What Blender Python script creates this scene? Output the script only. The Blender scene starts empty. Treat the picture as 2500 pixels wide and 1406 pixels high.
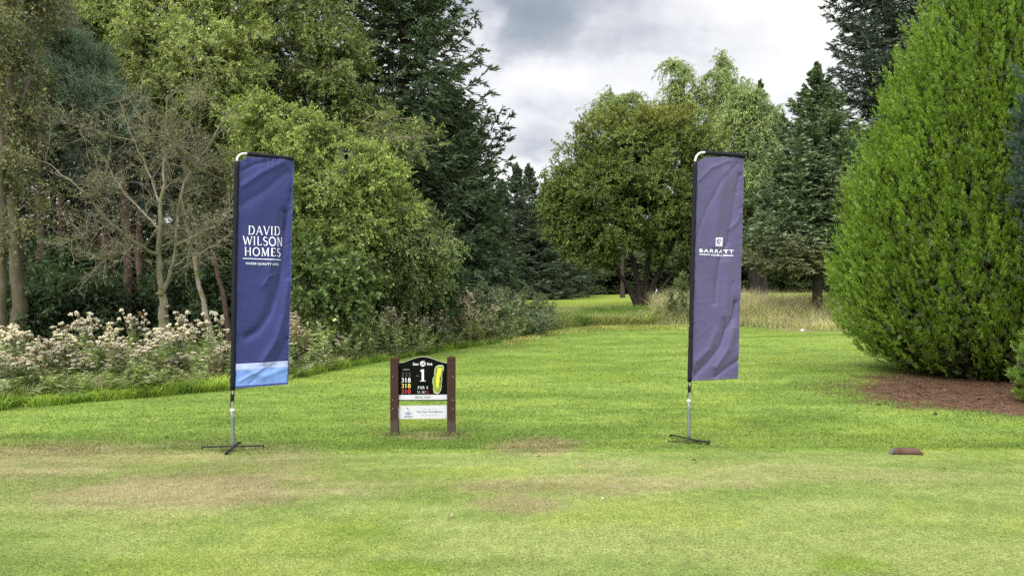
import bpy, math
import numpy as np
from mathutils import Vector

S = bpy.context.scene
C = S.collection
R = math.radians

# ------------------------------------------------------------------ camera
F = 1880.0            # focal length in pixels of the 2500 wide photograph
HOR = 728.0           # row of the horizon
CAMZ = 1.55
cam = bpy.data.cameras.new('camera')
cam.sensor_width = 36.0
cam.lens = F / 2500 * 36
cam.shift_y = (HOR - 703) / 2500
cam.clip_end = 3000
camo = bpy.data.objects.new('camera', cam)
camo.location = (0, 0, CAMZ)
camo.rotation_euler = (R(90), 0, 0)
C.objects.link(camo)
S.camera = camo

# ------------------------------------------------------------------ light
SUN_DIR = Vector((-0.50, -0.58, 0.64)).normalized()
sl = bpy.data.lights.new('sun', 'SUN')
sl.energy = 2.0
sl.angle = R(20)
sl.color = (1.0, 0.96, 0.88)
so = bpy.data.objects.new('sun', sl)
so.rotation_euler = SUN_DIR.to_track_quat('Z', 'Y').to_euler()
C.objects.link(so)

S.render.engine = 'CYCLES'
S.view_settings.view_transform = 'Standard'
S.view_settings.look = 'None'
S.view_settings.exposure = 1.05
S.view_settings.gamma = 1.0
S.cycles.max_bounces = 5
S.cycles.diffuse_bounces = 4
S.cycles.glossy_bounces = 2
S.cycles.transmission_bounces = 3
S.cycles.transparent_max_bounces = 4
S.cycles.caustics_reflective = False
S.cycles.caustics_refractive = False
S.cycles.use_denoising = False


class NT:
    """tiny helper to write node trees"""
    def __init__(self, tree):
        self.t = tree
        self.n = tree.nodes
        self.l = tree.links

    def add(self, typ, **kw):
        nd = self.n.new(typ)
        for k, v in kw.items():
            setattr(nd, k, v)
        return nd

    def link(self, a, b):
        self.l.new(a, b)

    def put(self, sock, v):
        if isinstance(v, bpy.types.NodeSocket):
            self.l.new(v, sock)
        elif v is not None:
            sock.default_value = v

    def math(self, op, a, b=None, c=None, clamp=False):
        nd = self.add('ShaderNodeMath', operation=op, use_clamp=clamp)
        self.put(nd.inputs[0], a)
        self.put(nd.inputs[1], b)
        self.put(nd.inputs[2], c)
        return nd.outputs[0]

    def vmath(self, op, a, b=None):
        nd = self.add('ShaderNodeVectorMath', operation=op)
        self.put(nd.inputs[0], a)
        self.put(nd.inputs[1], b)
        return nd.outputs['Value'] if op in ('LENGTH', 'DISTANCE', 'DOT_PRODUCT') else nd.outputs[0]

    def maprange(self, v, a, b, c=0.0, d=1.0, smooth=True):
        nd = self.add('ShaderNodeMapRange', interpolation_type='SMOOTHSTEP' if smooth else 'LINEAR')
        self.put(nd.inputs['Value'], v)
        nd.inputs['From Min'].default_value = a
        nd.inputs['From Max'].default_value = b
        nd.inputs['To Min'].default_value = c
        nd.inputs['To Max'].default_value = d
        return nd.outputs[0]

    def noise(self, vec, scale, detail=4, rough=0.5, dist=0.0):
        nd = self.add('ShaderNodeTexNoise')
        self.put(nd.inputs['Vector'], vec)
        nd.inputs['Scale'].default_value = scale
        nd.inputs['Detail'].default_value = detail
        nd.inputs['Roughness'].default_value = rough
        nd.inputs['Distortion'].default_value = dist
        return nd.outputs['Fac']

    def ramp(self, fac, stops):
        nd = self.add('ShaderNodeValToRGB')
        e = nd.color_ramp.elements
        while len(e) < len(stops):
            e.new(0.5)
        for i, (p, c) in enumerate(stops):
            e[i].position = p
            e[i].color = (c[0], c[1], c[2], 1)
        self.put(nd.inputs[0], fac)
        return nd.outputs[0]

    def mix(self, fac, a, b, mode='MIX'):
        nd = self.add('ShaderNodeMix', data_type='RGBA', blend_type=mode)
        self.put(nd.inputs[0], fac)
        for s, v in ((nd.inputs[6], a), (nd.inputs[7], b)):
            if isinstance(v, tuple) and len(v) == 3:
                v = (v[0], v[1], v[2], 1)
            self.put(s, v)
        return nd.outputs[2]


# ------------------------------------------------------------------ sky: broken overcast over a clear sky
def pxdir(px, py):
    return Vector(((px - 1250) / F, 1.0, (HOR - py) / F)).normalized()


w = bpy.data.worlds.new('World')
S.world = w
w.use_nodes = True
w.node_tree.nodes.clear()
N = NT(w.node_tree)
tc = N.add('ShaderNodeTexCoord')
dirv = N.vmath('NORMALIZE', tc.outputs['Generated'])
sep = N.add('ShaderNodeSeparateXYZ')
N.link(dirv, sep.inputs[0])
zc = N.math('ADD', N.math('MAXIMUM', sep.outputs[2], 0.0), 0.34)
cmb = N.add('ShaderNodeCombineXYZ')
N.link(N.math('DIVIDE', sep.outputs[0], zc), cmb.inputs[0])
N.link(N.math('DIVIDE', sep.outputs[1], zc), cmb.inputs[1])
cmb.inputs[2].default_value = 5.2
plane = cmb.outputs[0]
n1 = N.noise(plane, 2.3, 9, 0.52, 0.25)
n2 = N.noise(plane, 6.5, 8, 0.6, 0.4)
body = N.math('ADD', N.math('MULTIPLY', n1, 0.68), N.math('MULTIPLY', n2, 0.32))
warp = N.add('ShaderNodeTexNoise')
N.link(dirv, warp.inputs['Vector'])
warp.inputs['Scale'].default_value = 9.0
warp.inputs['Detail'].default_value = 6
warpv = N.vmath('MULTIPLY', N.vmath('SUBTRACT', warp.outputs['Color'], (0.5, 0.5, 0.5)), (0.13, 0.13, 0.10))
wdir = N.vmath('ADD', dirv, warpv)


def blob(px, py, rx, ry, soft=0.4):
    d = N.vmath('MULTIPLY', N.vmath('SUBTRACT', wdir, tuple(pxdir(px, py))), (F / rx, F / rx * 0.7, F / ry))
    return N.maprange(N.vmath('LENGTH', d), 1.0 + soft, 1.0 - soft, 0.0, 1.0)


bright = blob(1420, 205, 230, 32, 0.6)
for b in ((1880, 5, 190, 40, 0.7), (1180, 60, 35, 70, 0.7), (1290, 425, 130, 30, 0.7), (1330, 190, 60, 50, .7)):
    bright = N.math('MAXIMUM', bright, blob(*b))
dark = blob(1292, 26, 150, 98, 0.80)
dark2 = N.math('MAXIMUM', N.math('MULTIPLY', blob(1500, 60, 150, 60, .8), .38), N.math('MULTIPLY', blob(1330, 330, 120, 55, .8), .30))
val = N.math('ADD', body, N.math('MULTIPLY', bright, 0.14))
val = N.math('SUBTRACT', val, N.math('MULTIPLY', N.math('MAXIMUM', dark, dark2), 0.29))
ccol = N.ramp(val, [(0.08, (0.20, 0.23, 0.27)), (0.24, (0.31, 0.34, 0.385)), (0.34, (0.455, 0.47, 0.51)), (0.46, (0.67, 0.672, 0.69)),
                    (0.56, (0.74, 0.74, 0.76)), (0.67, (0.95, 0.93, 0.885)), (0.82, (1.03, 1.01, 0.97))])
zen_fill = N.math('MULTIPLY', N.maprange(sep.outputs[2], 0.36, 0.95, 0.66, 1.35), N.maprange(sep.outputs[1], 0.45, -0.75, 1.0, 3.0))          # broken cloud brighter towards the zenith; sky behind the camera raised as added fill
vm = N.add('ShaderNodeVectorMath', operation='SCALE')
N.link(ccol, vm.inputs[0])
N.link(zen_fill, vm.inputs['Scale'])
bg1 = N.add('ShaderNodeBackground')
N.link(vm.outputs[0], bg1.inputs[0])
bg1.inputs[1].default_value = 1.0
sky = N.add('ShaderNodeTexSky', sky_type='NISHITA')
sky.sun_disc = False
sky.sun_elevation = math.asin(SUN_DIR.z)
sky.sun_rotation = math.atan2(SUN_DIR.x, SUN_DIR.y)
bg2 = N.add('ShaderNodeBackground')
N.link(sky.outputs[0], bg2.inputs[0])
bg2.inputs[1].default_value = 0.1
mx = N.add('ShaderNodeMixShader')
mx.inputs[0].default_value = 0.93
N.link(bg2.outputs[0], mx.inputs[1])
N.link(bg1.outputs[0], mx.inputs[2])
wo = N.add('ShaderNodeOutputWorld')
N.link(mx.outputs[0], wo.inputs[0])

# ------------------------------------------------------------------ noise for pigment and relief
_tab = np.random.default_rng(5).random((256, 256))


def vnoise(x, y):
    xi = np.floor(x).astype(int)
    yi = np.floor(y).astype(int)
    fx = x - xi
    fy = y - yi
    fx = fx * fx * (3 - 2 * fx)
    fy = fy * fy * (3 - 2 * fy)
    a = _tab[xi % 256, yi % 256]
    b = _tab[(xi + 1) % 256, yi % 256]
    c = _tab[xi % 256, (yi + 1) % 256]
    d = _tab[(xi + 1) % 256, (yi + 1) % 256]
    return (a * (1 - fx) + b * fx) * (1 - fy) + (c * (1 - fx) + d * fx) * fy


def fbm(x, y, o=4, g=0.5):
    s = 0
    a = 1
    t = 0
    for i in range(o):
        s = s + a * vnoise(x * 2 ** i + 17.3 * i, y * 2 ** i + 9.1 * i)
        t += a
        a *= g
    return s / t


def sstep(a, b, x):
    t = np.clip((x - a) / (b - a), 0, 1)
    return t * t * (3 - 2 * t)


def ground_z(x, y):
    x = np.asarray(x, float)
    y = np.asarray(y, float)
    z = np.interp(y, [-400, 20, 26, 32, 38, 42, 46, 50, 60, 75, 110, 200, 1500],
                  [0, 0, 0.10, 0.30, 0.55, 0.78, 1.05, 1.30, 1.50, 1.72, 2.2, 3.0, 3.0])
    z = z + 0.018 * np.clip(x, -20, 60) * sstep(42, 75, y)
    z = z + 0.05 * (fbm(x * 0.35 + 40, y * 0.35 + 11, 2) - 0.5) * sstep(8.5, 12, y)
    z = z - 0.032 * sstep(7.75, 8.3, y - 0.03 * x) * (1 - sstep(12, 18, y))
    return z


def gz(x, y):
    return float(ground_z(x, y))


def X(px, Y):
    return (px - 1250) / F * Y


def Z(py, Y):
    return CAMZ + (HOR - py) / F * Y


def P3(px, py, Y):
    return np.array([X(px, Y), Y, Z(py, Y)])


# ------------------------------------------------------------------ objects: one thing = one root, its parts are children
def tag(o, label=None, cat=None, group=None, kind=None):
    for k, v in (('label', label), ('category', cat), ('group', group), ('kind', kind)):
        if v:
            o[k] = v
    return o


def thing(name, loc, label, cat, group=None, rotz=0.0):
    o = bpy.data.objects.new(name, None)
    o.empty_display_size = 0.2
    o.location = loc
    o.rotation_euler = (0, 0, rotz)
    C.objects.link(o)
    return tag(o, label, cat, group)


def dup(root, loc, rotz, scale, label, group):
    r = root.copy()
    C.objects.link(r)
    r.location = loc
    r.rotation_euler = (0, 0, rotz)
    r.scale = scale if isinstance(scale, tuple) else (scale,) * 3
    r['label'] = label
    if group:
        r['group'] = group
    for ch in list(root.children):
        c = ch.copy()
        C.objects.link(c)
        c.parent = r
        for g in list(ch.children):
            d = g.copy()
            C.objects.link(d)
            d.parent = c
    return r


class Geo:
    """collects faces; build() links them as one mesh object"""
    def __init__(self):
        self.v, self.f, self.c, self.m = [], [], [], []
        self.nv = 0

    def add(self, V, faces, col=None, mi=0):
        V = np.asarray(V, float).reshape(-1, 3)
        faces = np.asarray(faces, int)
        if len(faces) == 0:
            return
        self.v.append(V)
        self.f.append(faces + self.nv)
        self.nv += len(V)
        if col is None:
            col = (1, 1, 1)
        col = np.asarray(col, float)
        if col.ndim == 1:
            col = np.broadcast_to(col, (len(faces), 3))
        self.c.append(col)
        self.m.append(np.full(len(faces), mi, int))

    def polys(self, V, col=None, mi=0):
        """V (n,k,3): n separate k-gons"""
        n, k = V.shape[:2]
        self.add(V.reshape(-1, 3), np.arange(n * k).reshape(n, k), col, mi)

    def tubes(self, paths, radii, k=5, col=None, mi=0, cap=False):
        paths = np.asarray(paths, float)
        B, n = paths.shape[:2]
        radii = np.broadcast_to(np.asarray(radii, float), (B, n))
        T = np.gradient(paths, axis=1)
        T /= np.linalg.norm(T, axis=2, keepdims=True) + 1e-9
        d = paths[:, -1] - paths[:, 0]
        d /= np.linalg.norm(d, axis=1, keepdims=True) + 1e-9
        ref = np.where(np.abs(d[:, 2:3]) > 0.8, np.array([[1.0, 0, 0]]), np.array([[0, 0, 1.0]]))
        U = np.cross(T, ref[:, None, :])
        U /= np.linalg.norm(U, axis=2, keepdims=True) + 1e-9
        W = np.cross(T, U)
        a = np.arange(k) / k * 2 * np.pi
        V = (paths[:, :, None, :] + radii[:, :, None, None] *
             (np.cos(a)[None, None, :, None] * U[:, :, None, :] + np.sin(a)[None, None, :, None] * W[:, :, None, :]))
        idx = np.arange(B * n * k).reshape(B, n, k)
        q = np.stack([idx[:, :-1, :], np.roll(idx, -1, 2)[:, :-1, :], np.roll(idx, -1, 2)[:, 1:, :], idx[:, 1:, :]], -1).reshape(-1, 4)
        if col is not None:
            col = np.asarray(col, float)
            if col.ndim == 2:
                col = np.repeat(col, (n - 1) * k, 0)
        base = self.nv
        self.add(V, q, col, mi)
        if cap:
            for b in range(B):
                for e in (idx[b, 0, ::-1], idx[b, -1]):
                    self.f.append(e.reshape(1, -1) + base)
                    self.c.append(np.array([[1, 1, 1.0]]) if col is None or np.ndim(col) > 1 else np.asarray(col, float).reshape(1, 3))
                    self.m.append(np.array([mi]))

    def box(self, c, s, col=None, mi=0, M=None):
        c = np.asarray(c, float)
        h = np.asarray(s, float) / 2
        v = np.array([[x, y, z] for x in (-1, 1) for y in (-1, 1) for z in (-1, 1)], float) * h
        if M is not None:
            v = v @ np.asarray(M, float).T
        f = [[0, 1, 3, 2], [4, 6, 7, 5], [0, 4, 5, 1], [2, 3, 7, 6], [0, 2, 6, 4], [1, 5, 7, 3]]
        self.add(v + c, f, col, mi)

    def build(self, name, mats, parent=None, origin=None, smooth=False, bevel=0.0):
        V = np.concatenate(self.v) if self.v else np.zeros((0, 3))
        if origin is not None:
            V = V - np.asarray(origin, float)
        me = bpy.data.meshes.new(name)
        lens = np.concatenate([np.full(len(f), f.shape[1]) for f in self.f])
        loops = np.concatenate([f.ravel() for f in self.f])
        me.vertices.add(len(V))
        me.vertices.foreach_set('co', V.ravel())
        me.loops.add(len(loops))
        me.loops.foreach_set('vertex_index', loops)
        me.polygons.add(len(lens))
        st = np.concatenate([[0], np.cumsum(lens)[:-1]])
        me.polygons.foreach_set('loop_start', st)
        me.polygons.foreach_set('material_index', np.concatenate(self.m))
        if smooth:
            me.polygons.foreach_set('use_smooth', np.ones(len(lens), bool))
        me.update(calc_edges=True)
        col = np.concatenate(self.c)
        at = me.attributes.new('Col', 'FLOAT_COLOR', 'FACE')
        at.data.foreach_set('color', np.concatenate([col, np.ones((len(col), 1))], 1).ravel())
        for m in (mats if isinstance(mats, (list, tuple)) else [mats]):
            me.materials.append(m)
        o = bpy.data.objects.new(name, me)
        C.objects.link(o)
        if parent is not None:
            o.parent = parent
        if bevel:
            b = o.modifiers.new('bevel', 'BEVEL')
            b.width = bevel
            b.segments = 2
            b.limit_method = 'ANGLE'
        return o


# ------------------------------------------------------------------ materials
def mat(name):
    m = bpy.data.materials.new(name)
    m.use_nodes = True
    m.node_tree.nodes.clear()
    return m, NT(m.node_tree)


def out(n, sh):
    o = n.add('ShaderNodeOutputMaterial')
    n.link(sh, o.inputs[0])


def leaf_mat(name, trans=0.35, rough=0.5, spec=0.35, sat=1.0, nscale=1.3):
    m, n = mat(name)
    a = n.add('ShaderNodeAttribute', attribute_name='Col')
    g = n.add('ShaderNodeNewGeometry')
    nz = n.noise(g.outputs['Position'], nscale, 3)
    hs = n.add('ShaderNodeHueSaturation')
    n.link(a.outputs['Color'], hs.inputs['Color'])
    n.link(n.maprange(nz, 0.3, 0.7, 0.82, 1.18), hs.inputs['Value'])
    hs.inputs['Saturation'].default_value = sat
    p = n.add('ShaderNodeBsdfPrincipled')
    n.link(hs.outputs[0], p.inputs['Base Color'])
    p.inputs['Roughness'].default_value = rough
    p.inputs['Specular IOR Level'].default_value = spec
    t = n.add('ShaderNodeBsdfTranslucent')
    n.link(n.mix(1.0, hs.outputs[0], (1.15, 1.2, 0.62), 'MULTIPLY'), t.inputs[0])
    mxs = n.add('ShaderNodeMixShader')
    mxs.inputs[0].default_value = trans
    n.link(p.outputs[0], mxs.inputs[1])
    n.link(t.outputs[0], mxs.inputs[2])
    out(n, mxs.outputs[0])
    return m


def bark_mat(name, c1, c2, scale=14, bump=0.5, moss=None):
    m, n = mat(name)
    tcn = n.add('ShaderNodeTexCoord')
    mp = n.add('ShaderNodeMapping')
    n.link(tcn.outputs['Object'], mp.inputs[0])
    mp.inputs['Scale'].default_value = (1, 1, 0.28)
    nz = n.noise(mp.outputs[0], scale, 6, 0.65)
    col = n.ramp(nz, [(0.32, c1), (0.66, c2)])
    if moss:
        col = n.mix(n.maprange(n.noise(tcn.outputs['Object'], 2.2, 4), 0.45, 0.62), col, moss)
    p = n.add('ShaderNodeBsdfPrincipled')
    n.link(col, p.inputs['Base Color'])
    p.inputs['Roughness'].default_value = 0.9
    p.inputs['Specular IOR Level'].default_value = 0.2
    b = n.add('ShaderNodeBump')
    b.inputs['Strength'].default_value = bump
    b.inputs['Distance'].default_value = 0.03
    n.link(nz, b.inputs['Height'])
    n.link(b.outputs[0], p.inputs['Normal'])
    out(n, p.outputs[0])
    return m


def plain_mat(name, col, rough=0.5, spec=0.5, metal=0.0, var=0.15, nscale=30, bump=0.0):
    m, n = mat(name)
    tcn = n.add('ShaderNodeTexCoord')
    nz = n.noise(tcn.outputs['Object'], nscale, 5, 0.6)
    lo = tuple(c * (1 - var) for c in col)
    hi = tuple(min(1, c * (1 + var)) for c in col)
    p = n.add('ShaderNodeBsdfPrincipled')
    n.link(n.ramp(nz, [(0.3, lo), (0.7, hi)]), p.inputs['Base Color'])
    p.inputs['Roughness'].default_value = rough
    p.inputs['Specular IOR Level'].default_value = spec
    p.inputs['Metallic'].default_value = metal
    if bump:
        b = n.add('ShaderNodeBump')
        b.inputs['Strength'].default_value = bump
        b.inputs['Distance'].default_value = 0.01
        n.link(nz, b.inputs['Height'])
        n.link(b.outputs[0], p.inputs['Normal'])
    out(n, p.outputs[0])
    return m


M_LEAF = leaf_mat('broad_leaf', 0.38, 0.55, 0.2)
M_NEEDLE = leaf_mat('needle_leaf', 0.18, 0.6, 0.25)
M_CYP = leaf_mat('scale_leaf', 0.30, 0.5, 0.3)
M_GRASS = leaf_mat('grass_blade', 0.35, 0.55, 0.25)
M_FLUFF = leaf_mat('seed_fluff', 0.45, 0.9, 0.05)
M_BARK = bark_mat('bark_brown', (0.045, 0.036, 0.028), (0.14, 0.115, 0.09))
M_BARKD = bark_mat('bark_dark', (0.018, 0.014, 0.011), (0.06, 0.048, 0.038))
M_BARKR = bark_mat('bark_red', (0.030, 0.020, 0.015), (0.090, 0.058, 0.044))
M_BARKP = bark_mat('bark_pale', (0.10, 0.085, 0.065), (0.30, 0.265, 0.21), 10, 0.4, (0.12, 0.115, 0.05))
M_BARKA = bark_mat('bark_lichened', (0.034, 0.028, 0.020), (0.100, 0.083, 0.060), 11, 0.5, (0.058, 0.055, 0.026))
M_BARKM = bark_mat('bark_mossy', (0.070, 0.062, 0.046), (0.200, 0.178, 0.130), 12, 0.5, (0.105, 0.105, 0.052))

# ------------------------------------------------------------------ ground pigment
TEE_A, TEE_B = 7.72, 0.03


def gpos(px, py):
    Y = F * CAMZ / (py - HOR)
    return X(px, Y), Y


def ell(x, y, px, py, rx, ry, wob=0.55, fr=1.3, seed=0):
    cx, cy = gpos(px, py)
    sx = rx / F * cy
    sy = ry * cy / (py - HOR)
    d = np.sqrt(((x - cx) / sx) ** 2 + ((y - cy) / sy) ** 2)
    d = d + wob * (fbm(x * fr + seed * 7.7, y * fr * 2.2 + seed * 3.1, 5, 0.65) - 0.5) * 2
    return 1 - sstep(0.45, 1.30, d)


BROWN = [(160, 1118, 420, 60, .6), (480, 1190, 420, 62, .55), (90, 1098, 330, 34, .9), (60, 1140, 200, 26, .7), (470, 1195, 330, 52, 1.0), (330, 1215, 250, 34, .7), (640, 1130, 200, 40, .6),
         (880, 1185, 220, 26, .45), (1315, 1082, 115, 26, .95), (1300, 1185, 280, 26, .75), (1270, 1228, 120, 24, .85), (1560, 1175, 330, 24, .55),
         (1850, 1150, 260, 26, .35), (1050, 1060, 90, 7, .7), (600, 1085, 150, 14, .55), (1480, 1140, 80, 16, .4), (1945, 818, 75, 7, 1.1), (2190, 1165, 260, 22, .3),
         (960, 1052, 30, 5, 1.0), (1100, 1050, 26, 5, .8)]


def litter_mask(x, y):
    d = np.sqrt(((x - 9.25) / 3.7) ** 2 + ((y - 12.7) / 3.35) ** 2)
    d = d + 0.26 * (fbm(x * 1.7, y * 1.7, 4, .6) - 0.5) * 2
    return 1 - sstep(0.82, 1.10, d)


def turf(x, y):
    x = np.asarray(x, float)
    y = np.asarray(y, float)
    tw = 0.07 + 1.3 * sstep(-1.2, -3.2, x)
    tee = 1 - sstep(-1, 1, (y - (TEE_A + TEE_B * x) - 0.12 * (fbm(x * 2, y * 0 + 3, 4) - .5)) / tw)
    n1 = fbm(x * 0.45 + 3, y * 0.8 + 7, 4)
    n2 = fbm(x * 1.6 + 31, y * 4.2 + 5, 4, 0.6)
    n3 = fbm(x * 7 + 3, y * 12, 3, .6)
    k = np.clip((n1 - 0.5) * 2.0 + (n2 - 0.5) * 2.0 + 0.5 + (n3 - .5) * .5 + .20 * np.sin(2 * np.pi * (y - .22 * x + .5 * n1) / 1.9) * (1 - tee), 0, 1)[..., None]
    A1 = np.array([0.094, 0.152, 0.023])
    A2 = np.array([0.160, 0.222, 0.044])
    T1 = np.array([0.118, 0.160, 0.037])
    T2 = np.array([0.182, 0.217, 0.066])
    t = tee[..., None]
    col = (A1 * (1 - k) + A2 * k) * (1 - t) + (T1 * (1 - k) + T2 * k) * t
    n4 = fbm(x * .9 + 51, y * 1.3 + 23, 4, .55)
    yk = sstep(.50, .70, n4)[..., None] * .28
    col = col * (1 - yk) + np.array([.190, .232, .028]) * yk
    gk = sstep(.53, .64, fbm(x * 1.1 + 81, y * 1.6 + 3, 4, .55))[..., None] * .38
    col = col * (1 - gk) + np.array([.085, .142, .024]) * gk
    # lush streaks in the mown apron, paler corner on the tee
    pale = ell(x, y, 2300, 1250, 700, 160, .4, .5, 3)[..., None]
    col = col * (1 - .18 * pale * t) + np.array([0.20, 0.235, 0.070]) * .18 * pale * t
    lush = ell(x, y, 1000, 1075, 300, 16, .5, .9, 5)[..., None] * .45
    col = col * (1 - lush) + np.array([0.060, 0.115, 0.010]) * lush
    for (px, py, rx, ry, s) in ((2060, 1372, 110, 26, .7), (990, 1390, 140, 22, .6), (560, 1156, 65, 10, .9), (1350, 1187, 50, 12, .8), (870, 1290, 120, 25, .4)):
        e = ell(x, y, px, py, rx, ry, .6, 2.0, px)[..., None] * s
        col = col * (1 - e) + np.array([0.100, 0.160, 0.012]) * e
    br = np.zeros_like(x)
    for i, (px, py, rx, ry, s) in enumerate(BROWN):
        br = np.maximum(br, s * ell(x, y, px, py, rx, ry, .6, 1.5, i))
    br = np.clip(br * (0.36 + 1.0 * n3) * (0.70 + .7 * n2), 0, 0.92)[..., None]
    bk = np.clip(n2 * 1.4 - .2, 0, 1)[..., None]
    bcol = np.array([0.128, 0.103, 0.050]) * (1 - bk) + np.array([0.250, 0.215, 0.115]) * bk
    col = col * (1 - br) + bcol * br
    # needle litter below the cypress
    lm = litter_mask(x, y)[..., None]
    lk = np.clip(n3 * 1.3 - .1, 0, 1)[..., None]
    col = col * (1 - lm) + (np.array([0.038, 0.023, 0.014]) * (1 - lk) + np.array([0.125, 0.072, 0.044]) * lk) * lm
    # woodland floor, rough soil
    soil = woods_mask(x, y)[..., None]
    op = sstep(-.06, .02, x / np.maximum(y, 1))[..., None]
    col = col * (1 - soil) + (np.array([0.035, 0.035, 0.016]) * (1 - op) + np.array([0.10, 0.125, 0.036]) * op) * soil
    fw = sstep(45, 47, y)[..., None]
    col = col * (1 - fw) + (np.array([0.13, 0.18, 0.025]) * (1 - k) + np.array([0.18, 0.22, 0.035]) * k) * fw
    return col


YB_PX = [-400, -200, 0, 300, 560, 700, 800, 950, 1100, 1250, 1340, 1450, 1680, 1800, 2040, 2300]
YB_Y = [10.0, 10.3, 10.9, 12.0, 13.3, 14.9, 16.5, 19.2, 22.2, 25.8, 30.0, 32.3, 33.3, 33.0, 31.0, 30.5]


def yb(px):
    return np.interp(px, YB_PX, YB_Y)


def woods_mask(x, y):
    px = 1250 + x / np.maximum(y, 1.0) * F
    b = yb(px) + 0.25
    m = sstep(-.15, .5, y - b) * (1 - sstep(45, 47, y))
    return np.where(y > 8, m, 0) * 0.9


xs = np.concatenate([-np.geomspace(9, 700, 40)[::-1], np.arange(-8.9, 8.9, 0.09), np.geomspace(9, 700, 40)])
ys = np.concatenate([-np.geomspace(3, 400, 14)[::-1], np.arange(-2.5, 3.6, 0.5), np.arange(3.7, 12, 0.06), np.geomspace(12, 60, 120), np.geomspace(61, 1400, 40)])
GX, GY = np.meshgrid(xs, ys)
GZ = ground_z(GX, GY)
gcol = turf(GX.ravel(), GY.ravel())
g = Geo()
ny, nx = GX.shape
ii = np.arange(nx * ny).reshape(ny, nx)
q = np.stack([ii[:-1, :-1], ii[:-1, 1:], ii[1:, 1:], ii[1:, :-1]], -1).reshape(-1, 4)
g.add(np.stack([GX.ravel(), GY.ravel(), GZ.ravel()], 1), q)
m, n = mat('turf')
a = n.add('ShaderNodeAttribute', attribute_name='turf')
ge = n.add('ShaderNodeNewGeometry')
mp = n.add('ShaderNodeMapping')
n.link(ge.outputs['Position'], mp.inputs[0])
mp.inputs['Scale'].default_value = (1, 0.6, 1)
f1 = n.noise(mp.outputs[0], 60, 5, 0.7)
f2 = n.noise(mp.outputs[0], 11, 4, 0.6)
hs = n.add('ShaderNodeHueSaturation')
n.link(a.outputs['Color'], hs.inputs['Color'])
n.link(n.math('MULTIPLY', n.maprange(f1, .25, .75, .55, 1.45), n.maprange(f2, .3, .7, .85, 1.15)), hs.inputs['Value'])
p = n.add('ShaderNodeBsdfPrincipled')
n.link(hs.outputs[0], p.inputs['Base Color'])
p.inputs['Roughness'].default_value = 0.95
p.inputs['Specular IOR Level'].default_value = 0.1
b = n.add('ShaderNodeBump')
b.inputs['Strength'].default_value = 0.6
b.inputs['Distance'].default_value = 0.02
n.link(f1, b.inputs['Height'])
n.link(b.outputs[0], p.inputs['Normal'])
out(n, p.outputs[0])
go = g.build('ground', m, smooth=True)
go['kind'] = 'structure'
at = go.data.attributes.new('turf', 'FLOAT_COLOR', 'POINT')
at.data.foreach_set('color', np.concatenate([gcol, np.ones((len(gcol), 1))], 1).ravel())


# ------------------------------------------------------------------ blades of grass
def unit(v):
    return v / (np.linalg.norm(v, axis=-1, keepdims=True) + 1e-9)


def blades(geo, rng, P, h, wd, col, lean=0.6, bend=0.5, az=None):
    n = len(P)
    a = rng.uniform(0, 2 * np.pi, n) if az is None else az
    L = np.stack([np.cos(a), np.sin(a), np.zeros(n)], 1)
    Sd = np.stack([-np.sin(a), np.cos(a), np.zeros(n)], 1)
    # turn the blade's flat side at random
    tw = rng.uniform(0, np.pi, n)[:, None]
    Sd = Sd * np.cos(tw) + L * np.sin(tw)
    h = np.broadcast_to(h, (n,))[:, None]
    wd = np.broadcast_to(wd, (n,))[:, None]
    le = lean * rng.uniform(.2, 1.3, n)[:, None]
    be = bend * rng.uniform(.3, 1.4, n)[:, None]
    up = np.array([0, 0, 1.0])
    m1 = P + h * (0.55 * up + 0.5 * le * L)
    tip = P + h * ((1 - 0.35 * be) * up + (le + be) * L * 0.9)
    V = np.stack([P - Sd * wd / 2, P + Sd * wd / 2, m1 + Sd * wd * .4, m1 - Sd * wd * .4, tip], 1).reshape(-1, 3)
    i = np.arange(n)[:, None] * 5
    nv = geo.nv
    geo.add(V, i + np.array([0, 1, 2, 3]), col)
    geo.nv = nv
    geo.v.append(np.zeros((0, 3)))
    geo.add(np.zeros((0, 3)), i + np.array([3, 2, 4]), col)
    geo.nv = nv + n * 5


rng = np.random.default_rng(11)


def lawn(n, y0, y1, tri_h, tri_w):
    """short blades, denser near the camera"""
    u = rng.random(n)
    Y = 1 / (1 / y0 + u * (1 / y1 - 1 / y0))
    px = rng.uniform(-120, 2620, n)
    x = X(px, Y)
    keep = (woods_mask(x, Y) < .35) & (litter_mask(x, Y) < rng.uniform(.2, .9, n))
    x, Y = x[keep], Y[keep]
    n = len(x)
    tee = Y < TEE_A + TEE_B * x
    col = turf(x, Y) * rng.uniform(.62, 1.5, (n, 1)) * np.array([1, 1, 1])
    yel = rng.random(n) < .10
    col[yel] = col[yel] * .5 + np.array([.22, .215, .09]) * .5
    P = np.stack([x, Y, ground_z(x, Y) - .002], 1)
    sc = (Y / 6.0) ** 0.7
    h = tri_h * np.where(tee, .62, 1.25) * rng.uniform(.5, 1.4, n) * sc ** .5
    wd = tri_w * sc * rng.uniform(.7, 1.4, n)
    a = rng.uniform(0, 2 * np.pi, n)
    L = np.stack([np.cos(a), np.sin(a), np.zeros(n)], 1)
    a2 = a + rng.uniform(.6, 2.5, n)
    Sd = np.stack([np.cos(a2), np.sin(a2), np.zeros(n)], 1)
    tip = P + h[:, None] * (np.array([0, 0, .75]) + L * rng.uniform(.3, 1.5, n)[:, None])
    return np.stack([P - Sd * wd[:, None] / 2, P + Sd * wd[:, None] / 2, tip], 1), col


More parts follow.
